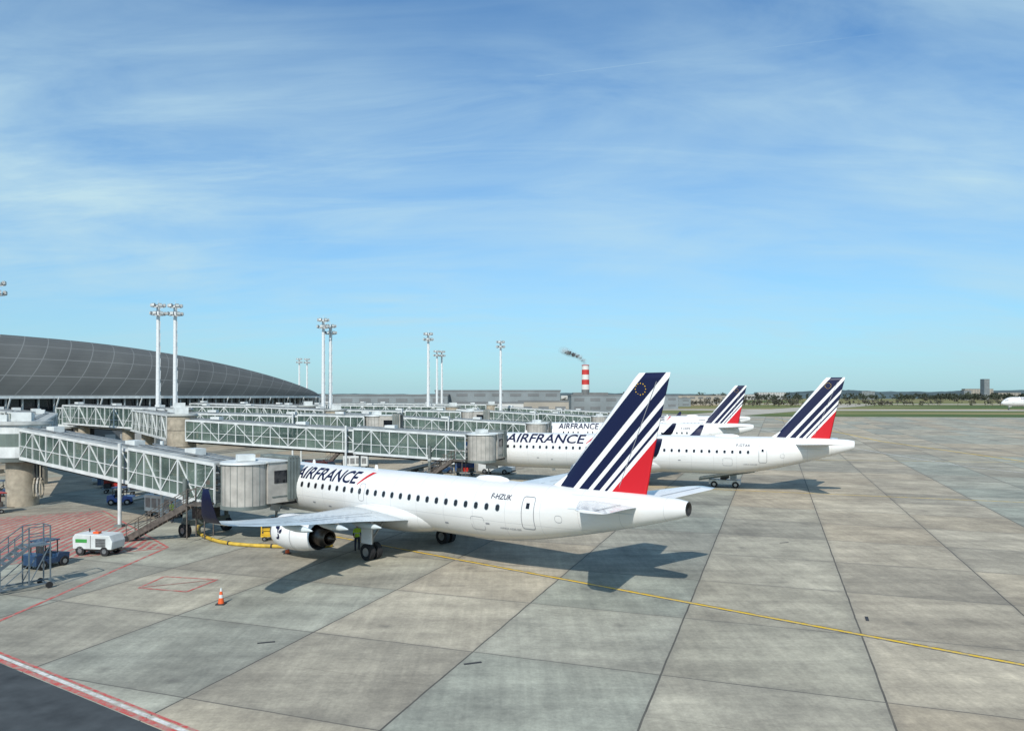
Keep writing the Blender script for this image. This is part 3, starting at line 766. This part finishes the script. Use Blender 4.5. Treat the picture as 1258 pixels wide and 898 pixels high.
    q1=p+s*1.9;q2=p-s*1.9; m.beam((q1.x,q1.y,1.0),(q2.x,q2.y,1.0),.45,.4,'bridge_under'); m.beam((q1.x,q1.y,zt),(q2.x,q2.y,zt),.3,.3,'bridge_white')
    m.box((p.x,p.y,1.6),(1.1,1.6,.8),'dark_metal',math.atan2(dh.y,dh.x))
    p=a.lerp(b,.6)
    for sg in(-1,1):
        q=p+s*sg*1.78; m.cyl((q.x,q.y,0.0),(q.x,q.y,p.z+3.0),.14,.14,'bridge_white',12); m.box((q.x,q.y,.1),(.6,.6,.2),'bridge_under')
    m.obj('support_column',E)
    m=MB(); top=b-dh*2.6+s*(-2.5); top.z=Dz-.1
    sdv=(Vector((*sdir,0)).normalized() if sdir else -dh); bot=top+sdv*sl; bot.z=.15; ss=Vector((-sdv.y,sdv.x,0)); sang=math.atan2(sdv.y,sdv.x)
    for sg in(-.5,.5):
        m.beam(top+ss*sg,bot+ss*sg,.07,.42,'stair_brown')
        for hz in(.55,1.05): m.beam(top+ss*sg+Vector((0,0,hz)),bot+ss*sg+Vector((0,0,hz)),.05,.05,'stair_brown')
        for k in range(6):
            p=top.lerp(bot,k/5)+ss*sg; m.beam(p,p+Vector((0,0,1.05)),.045,.045,'stair_brown')
    for k in range(13):
        p=top.lerp(bot,(k+.5)/13); m.box(p,(.30,.96,.05),'dark_metal',sang)
    tp=top-sdv*.7; m.box((tp.x,tp.y,tp.z),(1.5,1.4,.1),'stair_brown',sang)
    for sg in(-.6,.6):
        for e in(0,1.3):
            p=top-sdv*e+ss*sg; m.beam(p,p+Vector((0,0,1.1)),.045,.045,'stair_brown'); m.beam((p.x,p.y,.3),p,.07,.07,'stair_brown')
        m.beam(top+ss*sg+Vector((0,0,1.1)),top-sdv*1.3+ss*sg+Vector((0,0,1.1)),.045,.045,'stair_brown')
    for sg in(-.5,.5): m.cyl(bot+ss*sg-ss*.08+Vector((0,0,.05)),bot+ss*sg+ss*.08+Vector((0,0,.05)),.2,.2,'tyre',12)
    m.obj('service_stair',E)
    if fixed:
        m=MB(); P=[Vector((*Rp,Rz))]+[Vector((*f,fz)) for f in fixed]
        for i in range(len(P)-1):
            dd=Vector((P[i+1].x-P[i].x,P[i+1].y-P[i].y,0)); l=dd.length; dd.normalize()
            st=P[i]+(dd*(1.5 if core else 2.1) if i==0 else Vector((0,0,0)))
            tunnel(m,st,P[i+1],3.1,3.0,3.0,.17)
            k=max(1,int(l//16))
            for j in range(1,k+1):
                p=P[i].lerp(P[i+1],j/(k+.3)); m.cyl((p.x,p.y,0),(p.x,p.y,p.z-.28),.9,.9,'concrete_pillar',22)
        m.obj('fixed_walkway',E)
    return E
jet_bridge((-46,70),4.7,(-19.0,53.1),2.75,(-17.0,55.6),fixed=[(-58,92),(-92,128)],fz=5.0,sl=4.6,sdir=(-1,.12))
jet_bridge((-43,97),4.7,(-3.5,85.9),3.1,(-2.3,89.0),fixed=[(-60,120),(-84,140)],fz=5.0,core=True)
jet_bridge((-31,131),4.7,(4.0,120.6),3.1,(4.8,123.6),fixed=[(-50,150),(-72,160)],fz=5.0,core=True)
jet_bridge((-14,176),4.7,(19,162),3.1,(20.5,164.2),fixed=[(-44,180),(-66,190)],fz=5.0,core=True)
jet_bridge((-6,216),4.7,(28,204),3.1,(31,206),fixed=[(-40,216),(-58,226)],fz=5.0,core=True)
jet_bridge((-50,112),5.2,(-20,110),4.6,(-16.5,110),fixed=[(-78,132)],fz=5.6,core=True)
jet_bridge((-40,146),5.2,(-8,142),4.6,(-4.5,142),fixed=[(-70,165)],fz=5.6,core=True)

# ------------------------------------------------------------ light masts
def mast(x,y,h=25):
    E=empty('light_mast',(x,y,0)); m=MB()
    m.cyl((0,0,0),(0,0,h),.42,.26,'mast_white',16); m.box((0,0,.25),(1.3,1.3,.5),'concrete_pillar')
    for k in range(12): m.beam((.42-.012*k,.0,1+k*2),(.48-.012*k,.0,2.4+k*2),.05,.05,'mast_white')
    m.obj('pole',E); m=MB()
    for zz,rad,nn in ((h-.3,.85,6),(h-1.6,.95,7)):
        seg=20
        for i in range(seg):
            a=6.283*i/seg;b=6.283*(i+1)/seg; m.beam((rad*math.cos(a),rad*math.sin(a),zz),(rad*math.cos(b),rad*math.sin(b),zz),.09,.09,'mast_white')
        for i in range(4):
            a=math.pi/2*i; m.beam((0,0,zz),(rad*math.cos(a),rad*math.sin(a),zz),.08,.08,'mast_white')
        for i in range(nn):
            a=6.283*i/nn+.2; cx,cy=(rad+.12)*math.cos(a),(rad+.12)*math.sin(a)
            m.box((cx,cy,zz+.28),(.28,.62,.5),'lamp_head',a,taper=.85); m.box((cx*1.16,cy*1.16,zz+.26),(.06,.52,.38),'bridge_white',a)
    m.cyl((0,0,h),(0,0,h+.9),.04,.02,'mast_white',8)
    m.obj('floodlights',E)
for x,y,h in ((-57.5,121,25),(-55.0,121.6,25),(-36.5,144,25),(-19.8,176,25),(-3.1,202,25),(-24.6,244,25),(-23.2,246,25),(-84,294,25),(-81.5,296,25),(-68.6,99,25.3),(-35.6,146,24)): mast(x,y,h)

# ------------------------------------------------------------ ground equipment
def wheels(m,pts,r,w):
    for x,y in pts:
        m.cyl((x,y-w/2,r),(x,y+w/2,r),r,r,'tyre',18); m.cyl((x,y-w/2-.01,r),(x,y+w/2+.01,r),r*.5,r*.5,'steel',12)
def gpu(x,y,rot):
    E=empty('ground_power_unit',(x,y,0),rot); m=MB()
    P=[(-1.35,.42),(1.35,.42),(1.42,.9),(1.2,1.32),(-1.2,1.38),(-1.38,1.15)]
    m.rings([[(px,-.65,pz) for px,pz in P],[(px,.65,pz) for px,pz in P]],'bridge_white',smooth=False)
    m.obj('housing',E,bevel=.04); m=MB()
    m.box((0,0,.36),(2.5,1.1,.12),'dark_metal')
    wheels(m,[(-.85,-.55),(-.85,.55),(.85,-.55),(.85,.55)],.3,.2)
    m.beam((1.3,0,.4),(2.2,0,.3),.08,.08,'dark_metal')
    m.obj('chassis',E); m=MB()
    m.box((-.75,-.655,.95),(.8,.02,.22),'green_logo'); m.box((.6,-.655,.85),(.7,.03,.55),'lamp_head')
    for k in range(5): m.box((.6,-.675,.65+k*.1),(.62,.02,.03),'dark_metal')
    m.box((-.1,-.66,.9),(.02,.02,.8),'dark_metal'); m.box((0,-.15,1.42),(.4,.3,.12),'orange'); m.cyl((-.8,.2,1.35),(-.8,.2,1.6),.05,.05,'dark_metal',10)
    m.obj('panels',E)
def tug(x,y,rot,mat='blue_vehicle'):
    E=empty('baggage_tractor',(x,y,0),rot); m=MB()
    P=[(-1.1,.28),(1.05,.28),(1.1,.75),(.35,.88),(.25,.62),(-.45,.62),(-.55,.95),(-1.1,.9)]
    m.rings([[(px,-.6,pz) for px,pz in P],[(px,.6,pz) for px,pz in P]],mat,smooth=False)
    m.obj('body',E,bevel=.03); m=MB()
    wheels(m,[(-.7,-.56),(-.7,.56),(.7,-.56),(.7,.56)],.28,.22)
    m.box((-.2,.0,.78),(.45,.5,.12),'rubber'); m.box((-.42,0,1.05),(.1,.5,.5),'rubber')
    for sx,sy in((-.6,-.5),(-.6,.5),(.35,-.5),(.35,.5)): m.beam((sx,sy,.8),(sx*.95,sy,1.6),.05,.05,'dark_metal')
    m.box((-.12,0,1.63),(1.15,1.15,.06),mat)
    m.cyl((.3,-.1,.85),(.12,-.1,1.08),.03,.03,'rubber',8); m.cyl((.1,-.1,1.06),(.07,-.1,1.1),.17,.17,'rubber',14)
    m.cyl((1.06,-.4,.6),(1.11,-.4,.6),.08,.08,'bridge_white',10); m.cyl((1.06,.4,.6),(1.11,.4,.6),.08,.08,'bridge_white',10)
    m.obj('fittings',E)
def van(x,y,rot,mat='bridge_white',L=4.6,name='service_van'):
    E=empty(name,(x,y,0),rot); m=MB(); W=.92
    P=[(-L/2,.35),(L/2,.35),(L/2,.95),(L/2-.85,1.15),(L/2-1.45,1.95),(-L/2+.1,2.0),(-L/2,1.8)]
    m.rings([[(px,-W,pz) for px,pz in P],[(px,W,pz) for px,pz in P]],mat,smooth=False)
    m.obj('body',E,bevel=.05); m=MB()
    for sg in(-1,1): 
        m.add([(L/2-1.05,sg*(W+.01),1.2),(L/2-1.5,sg*(W+.01),1.8),(L/2-2.3,sg*(W+.01),1.82),(L/2-2.3,sg*(W+.01),1.2)],[(0,1,2,3)],'glass_dark')
    m.add([(L/2-.84,-W*.85,1.2),(L/2-.84,W*.85,1.2),(L/2-1.38,W*.8,1.9),(L/2-1.38,-W*.8,1.9)],[(0,1,2,3)],'glass_dark')
    for sg in(-.7,.7): m.box((L/2+.01,sg,.8),(.04,.3,.16),'steel'); 
    m.box((L/2+.02,0,.42),(.1,1.7,.18),'rubber')
    wheels(m,[(-L/2+.9,-.82),(-L/2+.9,.82),(L/2-.9,-.82),(L/2-.9,.82)],.34,.22)
    m.cyl((0,0,2.0),(0,0,2.14),.1,.08,'orange',12)
    m.obj('fittings',E)
def dolly(x,y,rot,load=None):
    E=empty('baggage_cart',(x,y,0),rot); m=MB()
    m.box((0,0,.5),(2.6,1.4,.1),'stair_frame'); wheels(m,[(-.9,-.6),(-.9,.6),(.9,-.6),(.9,.6)],.2,.12)
    m.beam((1.3,0,.45),(2.1,0,.35),.06,.06,'dark_metal')
    for sx in(-1.25,1.25):
        for sy in(-.65,.65): m.beam((sx,sy,.55),(sx,sy,1.75),.05,.05,'stair_frame')
    m.box((0,0,1.78),(2.65,1.45,.05),load or 'blue_bright')
    m.box((0,.66,1.15),(2.5,.03,1.1),load or 'blue_bright')
    for k in range(3): m.box((-.8+.8*k,0,.78),(.6,.9,.42+.1*(k%2)),('rubber','red_vehicle','stair_brown')[k])
    m.obj('frame',E)
def loader(x,y,rot):
    E=empty('belt_loader',(x,y,0),rot); m=MB()
    m.box((0,0,.62),(3.4,1.5,.45),'bridge_white'); wheels(m,[(-1.1,-.7),(-1.1,.7),(1.2,-.7),(1.2,.7)],.36,.25)
    m.beam((-2.8,0,.8),(3.2,0,1.9),.8,.22,'bridge_under'); 
    m.beam((-2.8,0,.93),(3.2,0,2.03),.62,.05,'rubber')
    for sg in(-.45,.45): m.beam((-2.8,sg,.95),(3.2,sg,2.05),.06,.16,'bridge_white')
    m.box((.9,.62,1.2),(.7,.5,.6),'bridge_white'); m.beam((1.2,.62,1.4),(1.2,.62,2.0),.05,.05,'dark_metal')
    m.beam((-.4,0,.8),(.4,0,1.3),.12,.5,'dark_metal')
    m.obj('chassis',E)
def cone(x,y,h=.75):
    E=empty('traffic_cone',(x,y,0)); m=MB()
    m.box((0,0,.025),(.42,.42,.05),'rubber'); 
    seg=[(.05,.15),(.3,.108),(.45,.085),(.6,.058),(.75,.03)]
    for k in range(4):
        m.cyl((0,0,seg[k][0]*h/.75),(0,0,seg[k+1][0]*h/.75),seg[k][1],seg[k+1][1],'orange' if k%2==0 else 'bridge_white',18)
    m.obj('cone_body',E)
gpu(-26.8,48.3,math.radians(-8))
tug(-27.9,44.6,math.radians(70))
cone(-14.3,36.6,.80); cone(-14.6,48.4,.7)
def steps(x,y,rot):
    E=empty('maintenance_steps',(x,y,0),rot); m=MB(); mt='stair_frame'
    H=2.3
    for sy in(-.5,.5):
        m.beam((-1.9,sy,.35),(.7,sy,H),.06,.16,mt)
        for hz in(.5,1.0): m.beam((-1.9,sy,.35+hz),(.7,sy,H+hz),.045,.045,mt); m.beam((.7,sy,H+hz),(1.7,sy,H+hz),.045,.045,mt)
        for k in range(5): 
            t=k/4; p=(-1.9+2.6*t,sy,.35+(H-.35)*t); m.beam(p,(p[0],p[1],p[2]+1.0),.045,.045,mt)
        for xx in(.7,1.7): m.beam((xx,sy,.2),(xx,sy,H+1.0),.06,.06,mt)
        m.beam((-2.0,sy,.25),(1.9,sy,.25),.08,.08,mt)
        m.beam((.7,sy,.3),(1.7,sy,H),.04,.04,mt); m.beam((-.6,sy,.3),(.7,sy,H*.6),.04,.04,mt); m.beam((-.6,sy,.25),(-.6,sy,1.2),.05,.05,mt)
    for k in range(9):
        t=(k+.5)/9; m.box((-1.9+2.6*t,0,.35+(H-.35)*t),(.26,.95,.04),mt)
    m.box((1.2,0,H),(1.0,1.05,.06),mt); m.beam((1.7,-.5,H+1),(1.7,.5,H+1),.045,.045,mt)
    for sx in(-1.7,1.6):
        for sy in(-.65,.65): m.cyl((sx,sy-.05,.17),(sx,sy+.05,.17),.17,.17,'tyre',14)
        m.beam((sx,-.65,.2),(sx,.65,.2),.06,.06,mt)
    m.obj('frame',E)
steps(-26.2,38.9,math.radians(50))
def ycart(x,y,rot):
    E=empty('towbar_trolley',(x,y,0),rot); m=MB()
    m.box((0,0,.35),(1.3,.8,.12),'yellow_paint')
    for sx in(-.6,.6):
        for sy in(-.36,.36): m.beam((sx,sy,.4),(sx,sy,1.15),.06,.06,'yellow_paint')
    for sy in(-.36,.36): m.beam((-.6,sy,1.15),(.6,sy,1.15),.06,.06,'yellow_paint'); m.beam((-.6,sy,.75),(.6,sy,.75),.05,.05,'yellow_paint')
    m.box((0,0,.62),(.9,.6,.4),'yellow_paint'); wheels(m,[(-.4,-.4),(-.4,.4),(.4,-.4),(.4,.4)],.16,.1)
    m.beam((.6,0,.4),(1.7,0,.2),.06,.06,'dark_metal')
    m.obj('frame',E)
ycart(-17.2,53.0,.3)
def acu(x,y,rot):
    E=empty('air_conditioning_unit',(x,y,0),rot); m=MB()
    m.box((0,0,1.15),(3.4,1.7,1.4),'bridge_white'); m.box((0,0,.38),(3.6,1.5,.14),'dark_metal')
    m.obj('housing',E,bevel=.04); m=MB()
    for k in range(4): m.box((-1.2+.8*k,-.86,1.2),(.6,.03,.8),'lamp_head'); 
    m.cyl((-.8,0,1.85),(-.8,0,2.0),.45,.45,'dark_metal',20); m.cyl((.6,0,1.85),(.6,0,2.0),.45,.45,'dark_metal',20)
    wheels(m,[(-1.2,-.7),(-1.2,.7),(1.2,-.7),(1.2,.7)],.32,.2)
    m.obj('grilles',E)
acu(-29.5,63.5,-.5)
tug(-35.0,76,.4,'blue_bright'); dolly(-38.5,77.5,.4); dolly(-42,79,.4,'red_vehicle')
dolly(-33.5,82,.2,'bridge_white'); van(-30,90,.2); van(-52,100,-.4,'blue_bright'); van(-24,95,-.3,'red_vehicle'); tug(-20,82,.2,'red_vehicle')
dolly(-45.5,64.5,.9,'red_vehicle'); tug(-48.5,68,.9,'red_vehicle'); tug(-52,76,.1); tug(-37,70.5,.2,'blue_bright'); loader(-32,69,.5); dolly(-27,72,.4,'stair_frame'); dolly(-24,70.5,.4,'stair_frame')
loader(-12,92,.4); loader(-37,92,-.3); van(-60,105,.2); van(-18,128,.2); van(-8,135,.3,'blue_bright'); dolly(-15,120,.3); dolly(-11,118,.3)
acu(-22,105,.1); acu(-8,108,.2); van(2,150,.1); van(-2,98.5,-.35); loader(24,84,-.36); loader(5,132,-.1)
dolly(-6,96,.2); tug(-9,99,.3,'blue_vehicle'); van(-47,88,.5); van(-44,84,.3,'blue_vehicle')
tug(-12,84,.2,'blue_bright'); dolly(-15.2,84.7,.2); dolly(-18.4,85.4,.2); van(-14,79,-.3); acu(-20,74,.3); van(-40,84,.1,'bridge_white')

# ------------------------------------------------------------ ramp worker
def worker(x,y,rot,vest='hivis'):
    E=empty('ramp_worker',(x,y,0),rot)
    V=[(0,0,.95),(0,0,1.15),(0,.01,1.38),(0,.02,1.50),(0,.02,1.56),
       (.10,0,.90),(.12,.03,.50),(.13,-.02,.09),(.13,.13,.04),
       (-.10,0,.90),(-.13,-.05,.50),(-.14,-.16,.10),(-.14,-.02,.04),
       (.19,.01,1.42),(.25,.02,1.14),(.24,.20,.98),
       (-.19,.01,1.42),(-.26,-.04,1.14),(-.25,.06,.90)]
    Ed=[(0,1),(1,2),(2,3),(3,4),(0,5),(5,6),(6,7),(7,8),(0,9),(9,10),(10,11),(11,12),(2,13),(13,14),(14,15),(2,16),(16,17),(17,18)]
    Rr=[.145,.14,.15,.07,.055,.10,.07,.055,.045,.10,.07,.055,.045,.075,.052,.036,.075,.052,.036]
    me=bpy.data.meshes.new('b'); me.from_pydata(V,Ed,[]); o=bpy.data.objects.new('b',me); COL.objects.link(o)
    o.modifiers.new('s','SKIN'); 
    for i,r in enumerate(Rr): me.skin_vertices[0].data[i].radius=(r,r*.8) if i<4 else (r,r)
    me.skin_vertices[0].data[0].use_root=True
    ss=o.modifiers.new('ss','SUBSURF'); ss.levels=2; ss.render_levels=2
    bpy.context.view_layer.update()
    nm=bpy.data.meshes.new_from_object(o.evaluated_get(bpy.context.evaluated_depsgraph_get())); bpy.data.objects.remove(o)
    nm.materials.clear()
    for k in(vest,'trousers','skin_tone','rubber'): nm.materials.append(MATS[k])
    for p in nm.polygons:
        c=p.center; p.use_smooth=True
        p.material_index=0
        if c.z<.92: p.material_index=1
        if c.z<.12: p.material_index=3
        if c.z>1.52: p.material_index=2
        if abs(c.x)>.2 and c.z<1.2: p.material_index=1 if c.z>1.0 or c.y<0 else 2
    b=bpy.data.objects.new('body',nm); COL.objects.link(b); b.parent=E
    m=MB()
    def ell(c,r,mat,n=14):
        rr=[]
        for j in range(1,10):
            t=math.pi*j/10; rr.append([(c[0]+r[0]*math.sin(t)*math.cos(6.2832*i/n),c[1]+r[1]*math.sin(t)*math.sin(6.2832*i/n),c[2]-r[2]*math.cos(t)) for i in range(n)])
        m.rings(rr,mat)
    ell((0,.03,1.66),(.078,.098,.118),'skin_tone'); ell((0,.005,1.70),(.085,.10,.095),'hair')
    ell((0,.13,1.645),(.014,.02,.022),'skin_tone'); m.box((0,.122,1.60),(.045,.012,.01),'red_vehicle')
    for sg in(-1,1):
        ell((sg*.03,.118,1.668),(.011,.01,.008),'rubber'); ell((sg*.085,.02,1.655),(.016,.02,.03),'skin_tone')
        ell((sg*.087,.015,1.67),(.03,.045,.05),'orange')
    for (hx,hy,hz,dy,dz) in((.24,.23,.97,.9,-.3),(-.25,.075,.86,.25,-.95)):
        ell((hx,hy,hz),(.038,.045,.045),'skin_tone')
        for q,l in((-.028,.062),(-.010,.075),(.010,.07),(.028,.055)):
            a=(hx+q,hy+dy*.03,hz+dz*.03); b2=(a[0],a[1]+dy*l*.6,a[2]+dz*l*.6); c2=(a[0]*.99,b2[1]+dy*l*.3,b2[2]+dz*l*.3-.018)
            m.cyl(a,b2,.010,.009,'skin_tone',8); m.cyl(b2,c2,.009,.007,'skin_tone',8)
        sg=-1 if hx>0 else 1
        m.cyl((hx+sg*.03,hy,hz),(hx+sg*.06,hy+dy*.045,hz+dz*.04),.012,.009,'skin_tone',8)
    m.box((0,.118,1.18),(.30,.01,.05),'bridge_white'); m.box((0,-.118,1.18),(.30,.01,.05),'bridge_white')
    m.obj('head_and_hands',E)
worker(-10.25,49.3,math.radians(200)); worker(-27.5,60.2,math.radians(80))

# ------------------------------------------------------------ horizon things
def hills():
    m=MB(); 
    for (dist,base,amp,seed,x0,x1) in((6500,20,22,1.3,-6000,8000),(4200,20,50,7.7,900,6500)):
        n=260; top=[];bot=[];back=[]
        for i in range(n+1):
            x=x0+(x1-x0)*i/n; y=dist+300*noise.noise((i*.05,seed,0)); env=min(1,i/45,(n-i)/12)
            z=(base+amp*(noise.noise((i*.028,seed,1))*.7+.5)+5*noise.noise((i*.35,seed,2))+5*noise.noise((i*1.1,seed,3)))*max(env,0)
            top.append((x,y,max(z,.5))); bot.append((x,y-900,-1)); back.append((x,y+900,-1))
        k=n+1; m.add(bot+top+back,[(i,i+1,k+i+1,k+i) for i in range(n)]+[(k+i,k+i+1,2*k+i+1,2*k+i) for i in range(n)],'hill_haze_tint',True)
    m.obj('hills')
hills()
def trees(name,regions,mat,n,hmin,hmax,seed):
    rnd=random.Random(seed); m=MB()
    for _ in range(n):
        x0,x1,y0,y1=rnd.choice(regions); x=rnd.uniform(x0,x1); y=rnd.uniform(y0,y1); h=rnd.uniform(hmin,hmax)
        m.cyl((x,y,0),(x,y,h*.6),h*.03,h*.015,'tree_bare',5)
        for q in range(6):
            cx=x+rnd.uniform(-.5,.5)*h; cy=y+rnd.uniform(-.3,.3)*h; cz=h*rnd.uniform(.3,.85); r=h*rnd.uniform(.12,.26)
            for w in range(10):
                d=Vector((rnd.gauss(0,1),rnd.gauss(0,1),rnd.gauss(0,1))).normalized()*r*rnd.uniform(.3,1.1)
                a=Vector((cx,cy,cz))+d; e=[a+Vector((rnd.uniform(-1,1),rnd.uniform(-1,1),rnd.uniform(-1,1)))*r*.6 for _ in range(4)]
                m.add(e,[(0,1,2),(0,2,3),(1,2,3)],mat)
    m.obj(name,recalc=False)
trees('distant_tree_line',[(150,1500,1700,1800),(1050,1500,1900,2050),(900,3200,2300,2400),(500,1800,2000,2150)],'tree_dark',560,9,20,3)
trees('distant_woodland',[(60,560,760,800),(20,330,1000,1100),(-350,200,1300,1400)],'tree_bare',260,5,9,5)
def building(name,x,y,w,d,h,mat,rot=0):
    E=empty(name,(x,y,0),rot); m=MB(); m.box((0,0,h/2),(w,d,h),mat); m.box((0,0,h+.4),(w*1.01,d*1.01,.8),'bld_dark')
    m.obj('walls',E); m=MB()
    nf=max(1,int(h//4)); nw=max(3,int(w//9))
    for f in range(nf):
        for k in range(nw): m.box((-w/2+(k+.5)*w/nw,-d/2-.06,h*(f+.55)/nf),(w/nw*.62,.12,h/nf*.35),'bld_dark')
    m.obj('windows',E)
for a in ((-75,420,80,30,10.5,'bld_haze_tint'),(-8,430,70,26,13.0,'bld_haze_tint'),(62,480,50,30,10.6,'bld_haze_tint'),(-10,330,30,12,7,'bld_white'),(15,360,24,12,7.5,'bld_tan'),(95,620,80,30,10.5,'bld_haze_tint'),(190,900,150,40,11,'bld_tan'),(150,760,60,20,8,'bld_haze_tint')):
    building('cargo_building' if a[4]>10 else 'service_building',*a)
for a in ((1270,2000,14,18,56,'bld_haze_tint'),(1225,2010,20,16,26,'bld_haze_tint'),(1330,2000,60,20,20,'bld_tan'),(900,2600,100,30,24,'bld_white'),(1500,2400,90,20,34,'bld_tan'),(1120,2350,40,20,26,'bld_haze_tint'),(700,2300,160,30,16,'bld_white')):
    building('apartment_block',*a)
E=empty('power_station_chimney',(148,1500,0)); m=MB()
hs=[0,12,24,34,44,54,64,72]; 
for k in range(7):
    r0=8.2-hs[k]*.012;r1=8.2-hs[k+1]*.012; m.cyl((0,0,hs[k]),(0,0,hs[k+1]),r0,r1,('chim_white','chim_red')[(k)%2] if k>1 else 'bld_dark',24)
m.cyl((0,0,72),(0,0,73.5),7.7,7.7,'chim_red',24)
m.obj('stack',E); m=MB()
m.box((10,10,9),(70,30,18),'bld_dark'); m.box((-34,6,6),(30,20,12),'bld_white')
m.obj('boiler_house',E)
m=MB(); rnd=random.Random(4)
for k in range(20):
    t=k/19; cx=148-22*t-24*t*t+rnd.uniform(-2,2); cz=76+26*t**.8+rnd.uniform(-2,2); r=3.5+6*t
    rr=[]
    for j in range(1,9):
        a=math.pi*j/9; rr.append([(cx+r*1.2*math.sin(a)*math.cos(6.283*i/14),1500+r*math.sin(a)*math.sin(6.283*i/14),cz-r*.8*math.cos(a)) for i in range(14)])
    m.rings(rr,'smoke')
m.obj('smoke_plume')

# ------------------------------------------------------------ light & sky
el=math.radians(40); az=Vector((-.2,-1,0)).normalized()
sun_dir=Vector((az.x*math.cos(el),az.y*math.cos(el),math.sin(el)))
ld=bpy.data.lights.new('sun','SUN'); ld.energy=4.4; ld.angle=math.radians(.55); ld.color=(1,.95,.87)
lo=bpy.data.objects.new('sun',ld); COL.objects.link(lo); lo.rotation_euler=(-sun_dir).to_track_quat('-Z','Y').to_euler()
w=bpy.data.worlds.new('World'); scene.world=w; w.use_nodes=True; nt=w.node_tree; L=nt.links
bg=nt.nodes['Background']; bg.inputs['Strength'].default_value=.09
sky=N(nt,'ShaderNodeTexSky'); sky.sky_type='NISHITA'; sky.sun_disc=False; sky.sun_elevation=el; sky.sun_rotation=math.atan2(az.x,az.y); sky.air_density=1.0; sky.dust_density=.6; sky.ozone_density=1.6
tc=N(nt,'ShaderNodeTexCoord'); sep=N(nt,'ShaderNodeSeparateXYZ'); L.new(tc.outputs['Generated'],sep.inputs[0])
z=sep.outputs[2]; zz=math_(nt,'ADD',math_(nt,'MAXIMUM',z,0),.22)
cb=N(nt,'ShaderNodeCombineXYZ'); L.new(math_(nt,'DIVIDE',sep.outputs[0],zz),cb.inputs[0]); L.new(math_(nt,'DIVIDE',sep.outputs[1],zz),cb.inputs[1])
def cloud(sc,rot,scale,det,dist,rough=.6,loc=(0,0,0)):
    mp=N(nt,'ShaderNodeMapping'); mp.inputs['Rotation'].default_value=(0,0,rot); mp.inputs['Scale'].default_value=sc; mp.inputs['Location'].default_value=loc; L.new(cb.outputs[0],mp.inputs[0])
    n=N(nt,'ShaderNodeTexNoise'); n.inputs['Scale'].default_value=scale; n.inputs['Detail'].default_value=det; n.inputs['Distortion'].default_value=dist; n.inputs['Roughness'].default_value=rough
    L.new(mp.outputs[0],n.inputs['Vector']); return n.outputs['Fac']
c1=cloud((.60,1.10,1),.55,1.5,12,.6,.55); c2=cloud((.8,1.2,1),.3,.85,5,.3,.45,(3.3,1.6,0)); c3=cloud((.45,1.7,1),.35,3.0,13,1.0,.62)
cov=math_(nt,'MULTIPLY_ADD',c2,4.0,-1.45,clamp=True)
f1=math_(nt,'MULTIPLY_ADD',c1,3.2,-1.15,clamp=True); f3=math_(nt,'MULTIPLY_ADD',c3,3.0,-1.15,clamp=True)
wis=math_(nt,'ADD',math_(nt,'MULTIPLY',f1,.66),math_(nt,'MULTIPLY',f3,.34))
# the veil is thickest in a belt of sky at middle elevation
belt=math_(nt,'MULTIPLY_ADD',math_(nt,'ABSOLUTE',math_(nt,'SUBTRACT',z,.24)),-4.2,1.0,clamp=True)
fac=math_(nt,'ADD',math_(nt,'MULTIPLY',wis,math_(nt,'MULTIPLY_ADD',cov,.50,.20,clamp=True)),math_(nt,'MULTIPLY',math_(nt,'ADD',math_(nt,'MULTIPLY',belt,.75),.12),math_(nt,'MULTIPLY_ADD',wis,.50,.18)),clamp=True)
nd=N(nt,'ShaderNodeVectorMath',operation='DOT_PRODUCT'); L.new(tc.outputs['Generated'],nd.inputs[0]); nd.inputs[1].default_value=(.113,.389,-.9146)
ct=math_(nt,'MULTIPLY_ADD',math_(nt,'ABSOLUTE',nd.outputs['Value']),-420,1.0,clamp=True)
ct=math_(nt,'MULTIPLY',ct,math_(nt,'MULTIPLY',math_(nt,'GREATER_THAN',sep.outputs[0],.03),math_(nt,'MULTIPLY_ADD',c3,1.6,-.35,clamp=True)))
fac=math_(nt,'MAXIMUM',math_(nt,'MULTIPLY',fac,.95),math_(nt,'MULTIPLY',ct,.7))
base=mixc(nt,1.0,sky.outputs[0],(.74,1.30,1.68),'MULTIPLY')
col=mixc(nt,fac,base,(6.2,8.6,9.6))
hz=math_(nt,'POWER',math_(nt,'SUBTRACT',1,math_(nt,'MAXIMUM',z,0)),7)
col=mixc(nt,math_(nt,'MULTIPLY',hz,.66),col,(4.5,7.0,8.0))
L.new(col,bg.inputs['Color'])

# ------------------------------------------------------------ camera
cd=bpy.data.cameras.new('camera'); cam=bpy.data.objects.new('camera',cd); COL.objects.link(cam)
cam.location=(0,0,10.2); cam.rotation_euler=(math.radians(90),0,0)
cd.sensor_width=36; cd.lens=26.18; cd.shift_y=38/1258; cd.clip_end=30000; cd.clip_start=.1
scene.camera=cam
